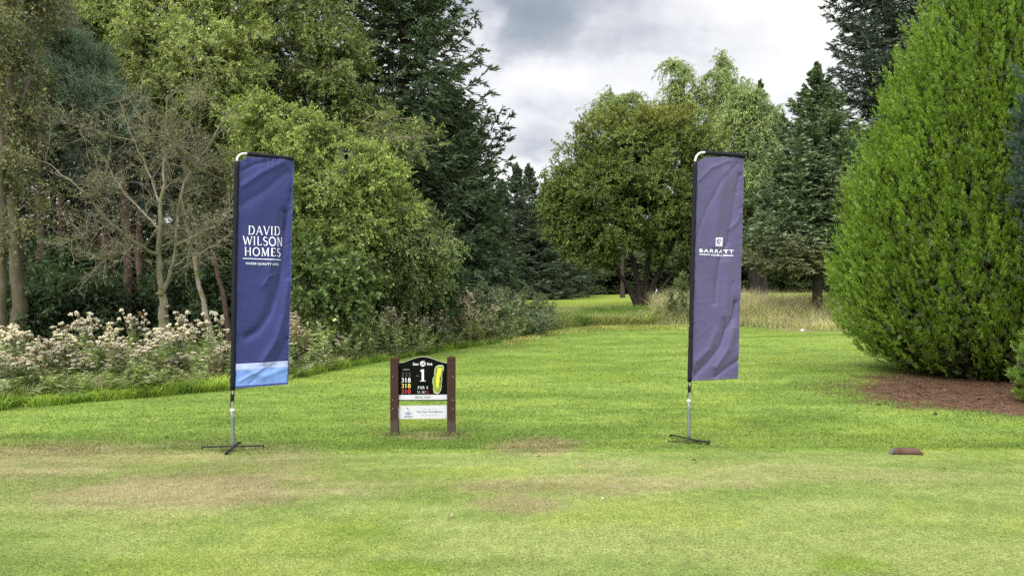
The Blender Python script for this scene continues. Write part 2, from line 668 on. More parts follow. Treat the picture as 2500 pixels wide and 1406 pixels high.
g = Geo()
for args in ((230000, 4.0, 9.0, .020, .0055), (170000, 8.0, 34.0, .024, .006)):
    V, c = lawn(*args)
    g.polys(V, c)
o = g.build('lawn_grass', M_GRASS)
tag(o, 'short mown grass of the tee and its apron with worn brown patches', 'grass', None, 'stuff')


# ------------------------------------------------------------------ trees
def resample(pts, n):
    pts = np.asarray(pts, float)
    d = np.concatenate([[0], np.cumsum(np.linalg.norm(np.diff(pts, axis=0), axis=1))])
    t = np.linspace(0, d[-1], n)
    q = np.stack([np.interp(t, d, pts[:, i]) for i in range(3)], 1)
    for _ in range(2):
        q[1:-1] = 0.25 * q[:-2] + 0.5 * q[1:-1] + 0.25 * q[2:]
    return q


def bez(a, c, b, n):
    t = np.linspace(0, 1, n)[None, :, None]
    return (1 - t) ** 2 * a[:, None] + 2 * t * (1 - t) * c[:, None] + t * t * b[:, None]


def leaf_quads(P, D, Nn, L, Wd, fold=0.0):
    D = unit(D)
    Sd = unit(np.cross(D, Nn))
    Nn = np.cross(Sd, D)
    L = np.broadcast_to(L, (len(P),))[:, None]
    Wd = np.broadcast_to(Wd, (len(P),))[:, None]
    mid = P + D * L * .45
    return np.stack([P, mid + Sd * Wd / 2, P + D * L - Nn * L * fold, mid - Sd * Wd / 2], 1)


def mixcol(rng, c1, c2, n, lo=0.0, hi=1.0):
    k = rng.uniform(lo, hi, (n, 1))
    return np.array(c1) * (1 - k) + np.array(c2) * k


def sphere_dirs(rng, n):
    return unit(rng.normal(size=(n, 3)))


def add_stem(geo, pts, r0, r1, n=14, k=9, wob=0.0, rng=None, flare=0.0):
    q = resample(pts, n)
    if wob and rng is not None:
        q[1:-1] += rng.normal(size=(n - 2, 3)) * wob
    t = np.linspace(0, 1, n)
    r = r0 + (r1 - r0) * t ** 0.85
    r = r * (1 + flare * np.exp(-t * n / 1.6))
    geo.tubes(q[None], r[None], k)
    return q, r


def broadleaf(name, label, cat, seed, base, stems, lobes, leaf=(.08, .045), clump=.55, twigs=10, per=14, tw=.5, droop=0.0, sag=.15,
              c1=(.05, .09, .02), c2=(.11, .15, .035), c3=None, c3p=.06, bark=None, group=None, leafmat=None, shell=.4, tinttop=None,
              follow=.5, upn=.7, twr=.004, lim=.011, gain=1.0):
    """stems: [(points, r0, r1)], lobes: [(centre, (rx,ry,rz), number of clumps)] in world space; base: root position"""
    rng = np.random.default_rng(seed)
    base = np.asarray(base, float)
    wood, crown = Geo(), Geo()
    att = []
    for pts, r0, r1 in stems:
        q, r = add_stem(wood, pts, r0, r1, wob=.02, rng=rng, flare=.35 if pts[0][2] < base[2] + .3 else 0)
        att.append(q[3:])
    att = np.concatenate(att)
    cs, outs = [], []
    for c, rr, n in lobes:
        d = sphere_dirs(rng, n)
        f = rng.uniform(shell, 1, (n, 1)) ** .6
        cs.append(np.asarray(c) + d * np.asarray(rr) * f)
        outs.append(d)
    cs = np.concatenate(cs)
    outs = np.concatenate(outs)
    cs[:, 2] = np.maximum(cs[:, 2], base[2] + .15)
    nb = len(cs)
    dist = np.linalg.norm(cs[:, None] - att[None], axis=2)
    above = np.maximum(0, att[None, :, 2] - (cs[:, None, 2] - .25 * dist))
    ai = np.argmin(dist + 2.0 * above, 1)
    A = att[ai]
    ln = np.linalg.norm(cs - A, axis=1, keepdims=True)
    ctrl = A + (cs - A) * .5 + np.array([0, 0, .22]) * ln + rng.normal(size=(nb, 3)) * .08 * ln
    Bp = bez(A, ctrl, cs, 7)
    r0 = (lim * ln[:, 0] + .008)
    wood.tubes(Bp, r0[:, None] * np.linspace(1, .25, 7)[None], 5)
    # twigs
    K = twigs
    ti = rng.integers(3, 7, (nb, K))
    s = Bp[np.arange(nb)[:, None], ti].reshape(-1, 3)
    ob = np.repeat(outs, K, 0)
    td = unit(ob * .55 + sphere_dirs(rng, nb * K) * .85 + np.array([0, 0, .25 - droop]))
    tl = clump * rng.uniform(.5, 1.15, (nb * K, 1))
    tt = np.linspace(0, 1, 4)[None, :, None]
    Tp = s[:, None] + td[:, None] * tl[:, None] * tt - np.array([0, 0, 1.0]) * (sag + droop * .6) * tl[:, None] * tt ** 2
    wood.tubes(Tp, twr * np.linspace(1, .4, 4)[None] * np.ones((len(Tp), 1)), 3)
    # leaves
    n = nb * K * per
    lt = rng.uniform(.12, 1.0, (nb * K, per)) * 3
    i0 = np.minimum(lt.astype(int), 2)
    fr = (lt - i0)[..., None]
    rows = np.arange(nb * K)[:, None]
    Pl = (Tp[rows, i0] * (1 - fr) + Tp[rows, i0 + 1] * fr).reshape(-1, 3)
    tdir = np.repeat(unit(Tp[:, 3] - Tp[:, 1]), per, 0)
    rd = sphere_dirs(rng, n)
    D = unit(tdir * follow + rd * .8 - np.array([0, 0, .15 + droop * .5]))
    Nn = unit(np.array([0, 0, upn]) + sphere_dirs(rng, n) * .75 + np.repeat(np.repeat(outs, K, 0), per, 0) * .35)
    Pl = Pl + rd * .03 * clump
    V = leaf_quads(Pl, D, Nn, leaf[0] * rng.uniform(.45, 1.4, n), leaf[1] * rng.uniform(.55, 1.35, n), rng.uniform(-.1, .3, (n, 1)))
    kc = np.repeat(np.clip(rng.normal(.5, .28, nb), 0, 1), K * per)[:, None] * .65 + rng.random((n, 1)) * .35
    col = np.array(c1) * (1 - kc) + np.array(c2) * kc
    if tinttop is not None:
        tcl, z0, z1 = tinttop
        kt = sstep(z0, z1, Pl[:, 2] + np.repeat(rng.normal(0, .4, nb), K * per))[:, None] * rng.uniform(.3, 1, (n, 1))
        col = col * (1 - kt) + np.array(tcl) * kt
    if c3 is not None:
        y = rng.random(n) < c3p
        col[y] = np.array(c3) * rng.uniform(.7, 1.2, (y.sum(), 1))
    col = col * rng.uniform(.78, 1.22, (n, 1)) * np.array([1.0, 1.02, 1.22])
    crown.polys(V, np.clip(col * gain, 0, .5))
    rt = thing(name, base, label, cat, group)
    wood.build('trunk', bark or M_BARK, rt, base, smooth=True)
    crown.build('crown', leafmat or M_LEAF, rt, base)
    return rt


def conifer(name, label, cat, seed, base, H, Rprof, z0=.3, nb=150, S_=9, T_=8, c1=(.016, .035, .02), c2=(.04, .07, .038), tipc=None,
            droop=.28, slopes=(-.28, .75), twig=(.24, .06), bark=None, r0=None, lean=(0, 0), extra=(), group=None, hang=.25, sub=.45, lowdead=None, upturn=.22):
    rng = np.random.default_rng(seed)
    base = np.asarray(base, float)
    wood, crown = Geo(), Geo()
    r0 = r0 or .018 * H
    top = base + np.array([lean[0], lean[1], H])
    tp = np.linspace(0, 1, 12)[:, None]
    axis = base + (top - base) * tp
    wood.tubes(axis[None], (r0 * (1 - tp[:, 0]) + .012)[None] * (1 + .4 * np.exp(-tp[:, 0] * 16))[None], 9)
    fr = np.sort(rng.random(nb)) ** 1.25
    hz = z0 + (H - z0) * fr * .985
    az = np.arange(nb) * 2.399 + rng.normal(0, .35, nb)
    L = np.array([Rprof(h) for h in hz]) * rng.uniform(.72, 1.12, nb)
    s0 = slopes[0] + (slopes[1] - slopes[0]) * fr ** 1.2 + rng.normal(0, .08, nb)
    up = np.full(nb, upturn)
    for (h, a, l, sl) in extra:
        hz = np.append(hz, h)
        az = np.append(az, a)
        L = np.append(L, l)
        s0 = np.append(s0, sl)
        fr = np.append(fr, h / H)
        up = np.append(up, .25)
    B = len(hz)
    n = 8
    t = np.linspace(0, 1, n)[None, :]
    rad = L[:, None] * t
    az_t = az[:, None] + rng.normal(0, .12, (B, 1)) * t
    org = base + (top - base) * (hz / H)[:, None]
    Bp = np.stack([org[:, 0:1] + rad * np.cos(az_t), org[:, 1:2] + rad * np.sin(az_t),
                   org[:, 2:3] + L[:, None] * (s0[:, None] * t - droop * t ** 1.2 * (1 - t) + up[:, None] * t ** 2.4)], 2)
    wood.tubes(Bp, (.010 + .012 * L)[:, None] * np.linspace(1, .2, n)[None], 4)
    # side branchlets
    ts = np.linspace(.10, .97, S_)
    tj = np.clip(ts[None, :, None] + rng.normal(0, .03, (B, S_, 2)), .05, .99)
    fi = tj * (n - 1)
    i0 = np.minimum(fi.astype(int), n - 2)
    f = (fi - i0)[..., None]
    bi = np.arange(B)[:, None, None]
    O = Bp[bi, i0] * (1 - f) + Bp[bi, i0 + 1] * f
    tang = unit(Bp[bi, i0 + 1] - Bp[bi, i0])
    side = unit(np.cross(tang, np.array([0, 0, 1.0]))) * np.array([1, -1])[None, None, :, None]
    sl_ = (.10 + sub * (1 - tj) ** .8) * np.minimum(L, 2.6)[:, None, None] * .8 * rng.uniform(.6, 1.15, (B, S_, 2)) + .10 * np.clip(L, .1, 1)[:, None, None]
    D = unit(tang * .7 + side * .75 + rng.normal(0, .18, (B, S_, 2, 3)) + np.array([0, 0, -.08]))
    tw = np.linspace(.08, 1, T_)[None, None, None, :, None]
    Q = O[..., None, :] + D[..., None, :] * sl_[..., None, None] * tw - np.array([0, 0, 1.0]) * hang * sl_[..., None, None] * tw ** 1.6
    Q = Q.reshape(-1, 3)
    nq = len(Q)
    dd = np.repeat(D.reshape(-1, 3), T_, 0)
    sgn = np.tile(np.array([1, -1])[np.arange(T_) % 2], nq // T_)[:, None]
    sp = unit(np.cross(dd, np.array([0, 0, 1.0]) + rng.normal(0, .15, (nq, 3)))) * sgn
    td = unit(dd * .9 + sp * .55 + rng.normal(0, .22, (nq, 3)) - np.array([0, 0, hang * .7]))
    # leader twigs at each branch end
    tsz = np.clip(.30 + .7 * L / 1.3, .38, 1.0)
    tl = twig[0] * rng.uniform(.65, 1.3, nq) * np.repeat(tsz, S_ * 2 * T_)
    frt = np.repeat(fr, S_ * 2 * T_)
    kb = np.repeat(np.clip(rng.normal(.45, .25, B), 0, 1), S_ * 2 * T_)[:, None]
    k = kb * .55 + rng.random((nq, 1)) * .45
    col = np.array(c1) * (1 - k) + np.array(c2) * k
    tpos = np.repeat(np.broadcast_to(tj, (B, S_, 2)).reshape(-1), T_)
    if tipc is not None:
        kk = (sstep(.55, 1.0, np.tile(np.linspace(.08, 1, T_), nq // T_)) * rng.uniform(.2, 1, nq))[:, None]
        col = col * (1 - kk) + np.array(tipc) * kk
    if lowdead is not None:
        kk = ((1 - sstep(lowdead[1] * .6, lowdead[1], np.repeat(hz, S_ * 2 * T_))) * rng.uniform(.3, 1, nq))[:, None]
        col = col * (1 - kk) + np.array(lowdead[0]) * kk
    for j in range(2):
        Nn = sphere_dirs(rng, nq) + (np.array([0, 0, 1.2]) if j == 0 else np.array([.8, 0, 0]))
        V = leaf_quads(Q, td + rng.normal(0, .1, (nq, 3)), Nn, tl, twig[1] * rng.uniform(.7, 1.2, nq))
        crown.polys(V, col * rng.uniform(.85, 1.15, (nq, 1)))
    # shoots along the branch end and the leader
    m_ = 9
    te = np.linspace(.62, 1.0, m_)
    fi = te * (n - 1)
    i0 = np.minimum(fi.astype(int), n - 2)
    f = (fi - i0)[None, :, None]
    E = (Bp[:, i0] * (1 - f) + Bp[:, i0 + 1] * f)
    ed = np.repeat(unit(Bp[:, -1] - Bp[:, -3]), m_, 0)
    E = E.reshape(-1, 3)
    ne = len(E)
    colE = mixcol(rng, c1, tipc or c2, ne, .2, 1)
    for j in range(3):
        d = unit(ed + sphere_dirs(rng, ne) * .6)
        crown.polys(leaf_quads(E, d, sphere_dirs(rng, ne), twig[0] * rng.uniform(.6, 1.2, ne) * np.repeat(tsz, m_), twig[1] * .9), colE)
    le = axis[-1] - np.array([0, 0, 1.0]) * rng.uniform(0, .06 * H, (70, 1))
    d = unit(np.stack([rng.normal(size=70), rng.normal(size=70), np.full(70, 1.6)], 1))
    crown.polys(leaf_quads(le, d, sphere_dirs(rng, 70), twig[0] * .7, twig[1] * .8), mixcol(rng, c1, c2, 70))
    rt = thing(name, base, label, cat, group)
    wood.build('trunk', bark or M_BARKD, rt, base, smooth=True)
    crown.build('crown', M_NEEDLE, rt, base)
    return rt


def at(px, Y):
    x = X(px, Y)
    return np.array([x, Y, gz(x, Y)])


def pl(pts, Y, b=None):
    """polyline of (px, py[, depth offset]) at distance Y"""
    o = [P3(q[0], q[1], Y + (q[2] if len(q) > 2 else 0)) for q in pts]
    if b is not None:
        o[0] = np.array([o[0][0], o[0][1], gz(o[0][0], o[0][1]) - .05])
    return o


def lb(lst, Y, k=1.0, dens=1.0, dz=1.0):
    """lobes from (px, py, radius px[, depth offset, flatten])"""
    o = []
    for q in lst:
        dpt = q[3] if len(q) > 3 else 0
        r = q[2] / F * Y
        o.append((P3(q[0], q[1], Y + dpt), (r, r * dz, r * (q[4] if len(q) > 4 else .85)), max(3, int(dens * (q[2] / 10.0) ** 1.5 * k))))
    return o


# --- the left-hand wood, front row
Yt = 24.0
bs = at(525, 22.5)
broadleaf('birch_tree', 'tall pale green birch with loose bright crown at the top left behind the bare tree', 'tree', 21, bs,
          [(pl([(548, 800), (530, 740), (500, 650), (470, 560), (455, 430), (430, 300), (420, 160), (410, -60)], 22.5, 1), .13, .03),
           (pl([(556, 500), (560, 400), (548, 320), (540, 200), (560, 60), (570, -80)], 23), .08, .03),
           (pl([(420, 300), (370, 200), (320, 100), (280, -20)], 22.5), .06, .02)],
          lb([(300, 40, 95), (420, 20, 100), (540, 30, 95), (370, 130, 95, -1), (490, 140, 100, -1.3), (600, 110, 80), (430, 225, 85, -1), (530, 235, 80, -.5),
              (270, 150, 70), (330, -80, 110, 1), (480, -90, 120, 1), (210, 20, 70), (610, 200, 55), (350, 230, 50, -1), (465, 300, 55), (380, 310, 50, .5), (560, 330, 45)], 22.5, 1.5),
          leaf=(.085, .048), clump=.55, twigs=12, per=22, shell=.5, c1=(.085, .115, .030), c2=(.185, .215, .062), c3=(.30, .29, .08), c3p=.08, bark=M_BARKP, droop=.12, gain=1.65)

bs = at(700, 20.5)
broadleaf('willow_tree', 'wide bright green willow spreading its lit crown right of the blue banner', 'tree', 22, bs,
          [(pl([(690, 800), (680, 700), (655, 560), (640, 430), (630, 300), (640, 220)], 20.8, 1), .12, .03),
           (pl([(700, 800), (720, 680), (760, 560), (790, 440), (800, 330)], 20.5, 1), .11, .03),
           (pl([(705, 800), (760, 700), (840, 600), (900, 500), (940, 430)], 20.2, 1), .10, .03)],
          lb([(600, 285, 62), (670, 300, 70, -.3), (735, 330, 70, -.6), (640, 380, 70), (720, 420, 80, -.8), (800, 380, 80, -.6), (870, 385, 62, -.2), (790, 470, 85, -1),
              (880, 460, 75, -.5), (950, 460, 55), (720, 520, 75, -.6), (860, 550, 75, -.6), (945, 530, 62), (1000, 500, 38), (790, 560, 60, -.5), (560, 300, 40, .5), (930, 400, 40),
              (700, 600, 60, -.2), (580, 400, 60, .6)], 20.3, 1.25),
          leaf=(.075, .042), clump=.5, twigs=12, per=22, shell=.5, c1=(.085, .120, .026), c2=(.175, .215, .052), c3=(.27, .28, .07), c3p=.07, bark=M_BARKP, droop=.05, gain=1.6)

bs = at(805, 24.5)
broadleaf('birch_tree', 'olive birch with slanting pale stems at the top, before the tall dark spruce', 'tree', 23, bs,
          [(pl([(850, 760), (845, 560), (838, 420), (832, 300), (815, 220), (795, 130), (785, -60)], 24.5, 1), .15, .05),
           (pl([(800, 760), (770, 500), (720, 300), (690, 200), (655, 90), (630, -60)], 25, 1), .12, .04),
           (pl([(832, 300), (850, 250), (800, 150), (745, 70)], 24.3), .04, .015)],
          lb([(700, 20, 80), (780, 40, 80, -.5), (850, 90, 62), (730, 120, 75, -.5), (810, 140, 75, -.8), (880, 190, 60), (770, 215, 55), (860, 250, 55), (690, 150, 55), (910, 270, 40),
              (720, -90, 110), (820, -80, 80), (800, 320, 45), (930, 320, 50), (985, 330, 60, -1.5), (1030, 350, 42, -1.5), (950, 390, 45, -1.5), (680, 240, 45)], 24.5, 1.3),
          leaf=(.085, .048), clump=.55, twigs=12, per=20, shell=.6, c1=(.060, .085, .024), c2=(.135, .160, .045), c3=(.21, .21, .06), c3p=.06, bark=M_BARKP, droop=.15, gain=1.65)

bs = at(985, 21.5)
broadleaf('alder_tree', 'drooping dull green tree leaning out beyond the willow towards the gap', 'tree', 24, bs,
          [(pl([(960, 760), (955, 660), (970, 580), (1000, 520)], 21.5, 1), .10, .03),
           (pl([(960, 760), (930, 680), (905, 600), (890, 540)], 21.3, 1), .08, .03)],
          lb([(950, 545, 60), (1020, 540, 60, -.4), (1060, 585, 52, -.4), (985, 600, 65, -.6), (1075, 635, 48), (1020, 650, 55, -.6), (930, 620, 60, -.5), (960, 680, 55), (1050, 690, 42), (890, 580, 45), (1100, 610, 28)], 21.3, 1.35),
          leaf=(.075, .040), clump=.5, twigs=12, per=20, shell=.6, c1=(.060, .088, .026), c2=(.125, .155, .048), c3=(.19, .2, .06), c3p=.05, bark=M_BARK, droop=.35, gain=1.65)

bs = at(790, 18.6)
broadleaf('hazel_bush', 'big leafy bush with broad mid green leaves at the foot of the willow', 'bush', 25, bs,
          [(pl([(790, 815), (770, 740), (750, 660)], 18.6, 1), .05, .02), (pl([(800, 815), (830, 740), (850, 670)], 18.4, 1), .05, .02)],
          lb([(745, 610, 50), (810, 640, 55, -.3), (760, 690, 60, -.4), (860, 690, 55, -.2), (730, 740, 45), (810, 745, 60, -.4), (880, 745, 45), (905, 660, 40, .4)], 18.5, 1.3),
          leaf=(.11, .085), clump=.42, twigs=8, per=10, c1=(.050, .085, .020), c2=(.115, .155, .040), c3=(.2, .24, .07), c3p=.05, bark=M_BARK, droop=.1, sag=.3, gain=1.25)

bs = at(48, 18.5)
broadleaf('ash_tree', 'mossy trunked tree with thin yellowish crown at the left edge', 'tree', 26, bs,
          [(pl([(52, 810), (46, 720), (40, 640), (32, 520), (28, 420), (20, 300), (28, 120), (20, -60)], 18.5, 1), .18, .07),
           (pl([(20, 330), (60, 250), (80, 140), (60, -20)], 18.6), .05, .02)],
          lb([(20, 40, 90), (110, 0, 80, .5), (30, 190, 75), (-20, 300, 70), (50, 330, 52), (30, 420, 40, -.5), (-40, 130, 90), (70, -80, 100), (80, 270, 40), (90, 500, 30, -.6), (140, 470, 26, -.6)], 18.6, .95),
          leaf=(.085, .045), clump=.55, twigs=10, per=12, c1=(.085, .095, .035), c2=(.185, .185, .075), c3=(.26, .22, .09), c3p=.12, bark=M_BARKA, droop=.2, gain=1.15)

bs = at(2, 16.8)
broadleaf('ash_tree', 'slim lichen spotted tree cut by the left border', 'tree', 27, bs,
          [(pl([(0, 850), (4, 720), (8, 600), (14, 450), (2, 300), (-20, 120), (-40, -60)], 16.8, 1), .10, .05)],
          lb([(-60, 60, 90), (-50, 240, 70), (5, 390, 40), (30, 560, 32, -.4), (-40, 420, 60)], 16.8, .9),
          leaf=(.08, .045), clump=.5, twigs=9, per=11, c1=(.08, .09, .035), c2=(.17, .175, .07), bark=M_BARKA, droop=.2, gain=1.15)

# --- pines standing in the wood: red stems, bluish needle pads
def pine(label, seed, px, Y, stem, lobes, k=1.0, col=((.040, .070, .038), (.110, .150, .080)), r=.12, group=None):
    return broadleaf('pine_tree', label, 'tree', seed, at(px, Y), [(pl(stem, Y, 1), r, .05)], lb(lobes, Y, k), leaf=(.15, .011), clump=.46, twigs=9, per=34,
                     tw=.3, droop=-.18, sag=-.10, c1=col[0], c2=col[1], bark=M_BARKR, leafmat=M_NEEDLE, shell=.35, follow=.9, upn=.2, twr=.006, lim=.014, group=group, gain=1.6)


pine('red stemmed pine with soft blue green needle pads at the upper left', 31, 305, 20.8,
     [(312, 790), (312, 640), (308, 520), (300, 400), (285, 280), (250, 180), (180, 60), (140, -40)],
     [(90, 75, 42, -.6), (130, 105, 45, -.8), (75, 140, 36), (170, 130, 42, -.6), (215, 165, 42, -.6), (110, 205, 48, -.8), (165, 235, 55, -1), (235, 230, 48, -.8), (200, 290, 52, -.6),
      (270, 285, 42, -.8), (90, 280, 48), (150, 330, 42), (95, 20, 30), (60, 220, 34), (295, 260, 32, -.8), (250, 340, 40, -.2)], 1.5)
pine('dark pine behind the bare tree, its needles low beside the blue banner', 32, 340, 23.0,
     [(345, 780), (340, 640), (340, 500), (335, 380), (330, 250), (335, 60)],
     [(300, 400, 52, -.5), (370, 420, 55, -.5), (430, 440, 52, -.4), (260, 440, 46), (330, 470, 48, -.5), (490, 470, 42), (200, 400, 36), (290, 250, 48), (370, 300, 50), (330, 150, 60), (400, 500, 40)], 1.3,
     ((.030, .050, .030), (.075, .100, .060)), .13)
k_ = 40
STEMS = [(150, 25, .16), (198, 27, .17), (238, 26, .15), (262, 24, .15), (285, 29, .16), (390, 28, .17), (455, 25.5, .15), (105, 24, .19), (600, 27, .17), (660, 28, .17), (-30, 26, .18), (520, 29, .17)]
names = ['dark pine stem left of the reddest trunk in the shade of the wood', 'slender pine third from the left in the dark wood', 'thin dark pine close beside the reddish pair in the wood',
         'reddish pine stem standing in the dark gap left of the bare tree', 'pale brown pine stem deep in the dark gap of the wood', 'dark pine seen through the branches right of the bare trunk',
         'pine stem behind the leaning trunks left of the blue banner', 'thick brown pine stem just right of the mossy trunk', 'pine hidden behind the blue banner, its crown above',
         'pine in the shade behind the bright willow', 'pine rising behind the tree at the left border', 'pine deep in the wood behind the upper birch crown']
protop = None
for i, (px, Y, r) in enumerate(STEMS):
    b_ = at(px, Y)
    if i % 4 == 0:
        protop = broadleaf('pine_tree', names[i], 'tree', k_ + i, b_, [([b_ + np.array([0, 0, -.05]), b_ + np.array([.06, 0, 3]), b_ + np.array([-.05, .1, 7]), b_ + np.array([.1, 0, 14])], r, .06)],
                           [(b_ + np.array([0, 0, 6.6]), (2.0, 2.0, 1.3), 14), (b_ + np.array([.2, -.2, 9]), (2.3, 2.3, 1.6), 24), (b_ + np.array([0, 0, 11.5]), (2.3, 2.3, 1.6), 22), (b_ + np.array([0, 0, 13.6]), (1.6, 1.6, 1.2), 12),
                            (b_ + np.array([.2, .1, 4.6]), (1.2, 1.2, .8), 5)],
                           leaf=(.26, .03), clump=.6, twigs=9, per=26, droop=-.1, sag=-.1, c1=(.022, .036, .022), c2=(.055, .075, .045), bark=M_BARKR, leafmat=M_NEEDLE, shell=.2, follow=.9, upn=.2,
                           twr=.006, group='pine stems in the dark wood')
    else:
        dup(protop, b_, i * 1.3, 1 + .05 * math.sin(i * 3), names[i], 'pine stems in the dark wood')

# --- the bare, dying tree before the wood
def bare_tree():
    rng = np.random.default_rng(77)
    Y = 17.0
    base = at(403, Y)
    wood, dead = Geo(), Geo()
    limbs = [([(404, 850), (400, 770), (396, 705)], .17, .135), ([(396, 705), (388, 640), (388, 560), (396, 470, .1), (400, 380, .2), (406, 290, .2), (408, 235, .2)], .115, .02),
             ([(398, 712), (425, 655), (430, 590, -.2), (436, 500, -.3), (468, 410, -.3), (520, 340, -.3), (552, 285, -.2)], .085, .018),
             ([(389, 622), (335, 598, -.4), (285, 560, -.7), (242, 520, -.9), (228, 490, -1), (170, 440, -1.2), (110, 395, -1.3)], .075, .014),
             ([(280, 555, -.7), (230, 560, -.9), (170, 585, -1)], .03, .008), ([(230, 495, -1), (238, 470, -1.1), (255, 440, -1.1)], .022, .008),
             ([(428, 650, -.1), (470, 622, -.4), (520, 604, -.7), (568, 565, -.9)], .05, .012), ([(432, 600, -.2), (490, 570, -.5), (540, 545, -.8), (585, 490, -.9)], .05, .01),
             ([(393, 500, .1), (365, 430, .4), (330, 345, .6), (292, 250, .7)], .045, .01), ([(400, 400, .2), (440, 350, 0), (475, 270, -.2), (485, 220, -.2)], .035, .01),
             ([(390, 560), (350, 520, .5), (300, 470, .9), (250, 380, 1.2), (200, 330, 1.4)], .045, .01), ([(395, 470, .1), (430, 440, .7), (480, 420, 1.1), (530, 400, 1.3)], .035, .01),
             ([(334, 345, .6), (270, 330, .5), (200, 310, .5), (150, 300, .5)], .025, .008), ([(470, 410, -.3), (440, 380, -.8), (420, 330, -1.1)], .03, .008),
             ([(400, 385, .2), (370, 340, -.2), (345, 290, -.4), (300, 215, -.5)], .03, .008), ([(335, 597, -.4), (300, 620, -.8), (250, 640, -1)], .025, .007)]
    nodes, tans = [], []
    for pts, r0, r1 in limbs:
        q, r = add_stem(wood, pl(pts, Y), r0 * (.88 if r0 > .12 else .66), r1 * .6, 16, 8, .016, rng)
        s0 = 3 if r0 > .09 else 2
        if r0 < .12:
            nodes.append(q[s0:])
            tans.append(np.gradient(q, axis=0)[s0:])
    nodes = np.concatenate(nodes)
    tans = unit(np.concatenate(tans))
    # branchlets, then fine crooked twigs
    nb = 500
    i = rng.integers(0, len(nodes), nb)
    s = nodes[i]
    d = unit(tans[i] * .6 + sphere_dirs(rng, nb) * .9 + np.array([0, 0, .12]))
    ln = rng.uniform(.25, .95, (nb, 1))
    t = np.linspace(0, 1, 6)[None, :, None]
    Bp = s[:, None] + d[:, None] * ln[:, None] * t + rng.normal(size=(nb, 1, 3)) * .14 * t ** 2 * ln[:, None] + np.cumsum(rng.normal(size=(nb, 6, 3)) * .018, 1)
    wood.tubes(Bp, .0072 * np.linspace(1, .4, 6)[None] * rng.uniform(.7, 1.3, (nb, 1)), 4)
    K = 9
    ti = rng.integers(1, 6, (nb, K))
    s2 = Bp[np.arange(nb)[:, None], ti].reshape(-1, 3)
    n2 = nb * K
    d2 = unit(np.repeat(d, K, 0) * .7 + sphere_dirs(rng, n2))
    l2 = rng.uniform(.08, .34, (n2, 1))
    t = np.linspace(0, 1, 4)[None, :, None]
    T2 = s2[:, None] + d2[:, None] * l2[:, None] * t + rng.normal(size=(n2, 1, 3)) * .10 * t ** 2 * l2[:, None]
    wood.tubes(T2, .0034 * np.linspace(1, .5, 4)[None] * np.ones((n2, 1)), 3)
    # a few withered brown and grey-green leaf rags
    nl = 7000
    j = rng.integers(0, n2, nl)
    Pp = T2[j, rng.integers(1, 4, nl)]
    V = leaf_quads(Pp, sphere_dirs(rng, nl), sphere_dirs(rng, nl), .05 * rng.uniform(.6, 1.4, nl), .018 * rng.uniform(.6, 1.4, nl))
    col = mixcol(rng, (.16, .13, .085), (.33, .27, .18), nl)
    gr = rng.random(nl) < .6
    col[gr] = mixcol(rng, (.11, .14, .05), (.23, .26, .10), gr.sum())
    dead.polys(V, col)
    rt = thing('bare_tree', base, 'nearly leafless pale barked tree forking low, left of the blue banner', 'tree')
    wood.build('trunk', M_BARKM, rt, base, smooth=True)
    dead.build('withered_leaves', M_LEAF, rt, base)
    # pruned branch stubs with pale cut faces
    for (px, py, dx) in ((386, 717, -1), (411, 748, 1), (409, 772, 1)):
        g = Geo()
        a_ = P3(px, py, Y - .12)
        g.tubes(np.array([[a_ - np.array([.08 * dx, -.05, .02]), a_, a_ + np.array([.025 * dx, -.03, .01])]]), np.array([[.032, .027, .024]]), 8, cap=True)
        g.build('branch_stub', M_BARKP, rt, base, smooth=False)


bare_tree()
# two leaning, lichened stems left of the banner
broadleaf('leaning_tree', 'leaning grey lichened tree between the bare tree and the blue banner', 'tree', 51, at(508, 18.0),
          [(pl([(528, 830), (508, 780), (492, 720), (478, 660), (470, 610), (455, 540), (440, 470)], 18.0, 1), .085, .025)],
          lb([(450, 500, 40), (480, 550, 34), (430, 560, 36), (500, 480, 40)], 18, .9), leaf=(.075, .04), clump=.45, twigs=8, per=10,
          c1=(.06, .075, .028), c2=(.13, .15, .055), bark=M_BARKP, droop=.2)
broadleaf('leaning_tree', 'leaning rusty stemmed tree hard against the left edge of the blue banner', 'tree', 52, at(552, 18.2),
          [(pl([(566, 830), (553, 770), (540, 700), (528, 650), (510, 590), (505, 520), (520, 420)], 18.2, 1), .075, .025)],
          lb([(520, 460, 46), (545, 520, 36), (500, 540, 30), (540, 400, 46)], 18.2, .9), leaf=(.075, .04), clump=.45, twigs=8, per=10,
          c1=(.06, .075, .028), c2=(.13, .15, .055), bark=M_BARKR, droop=.2)

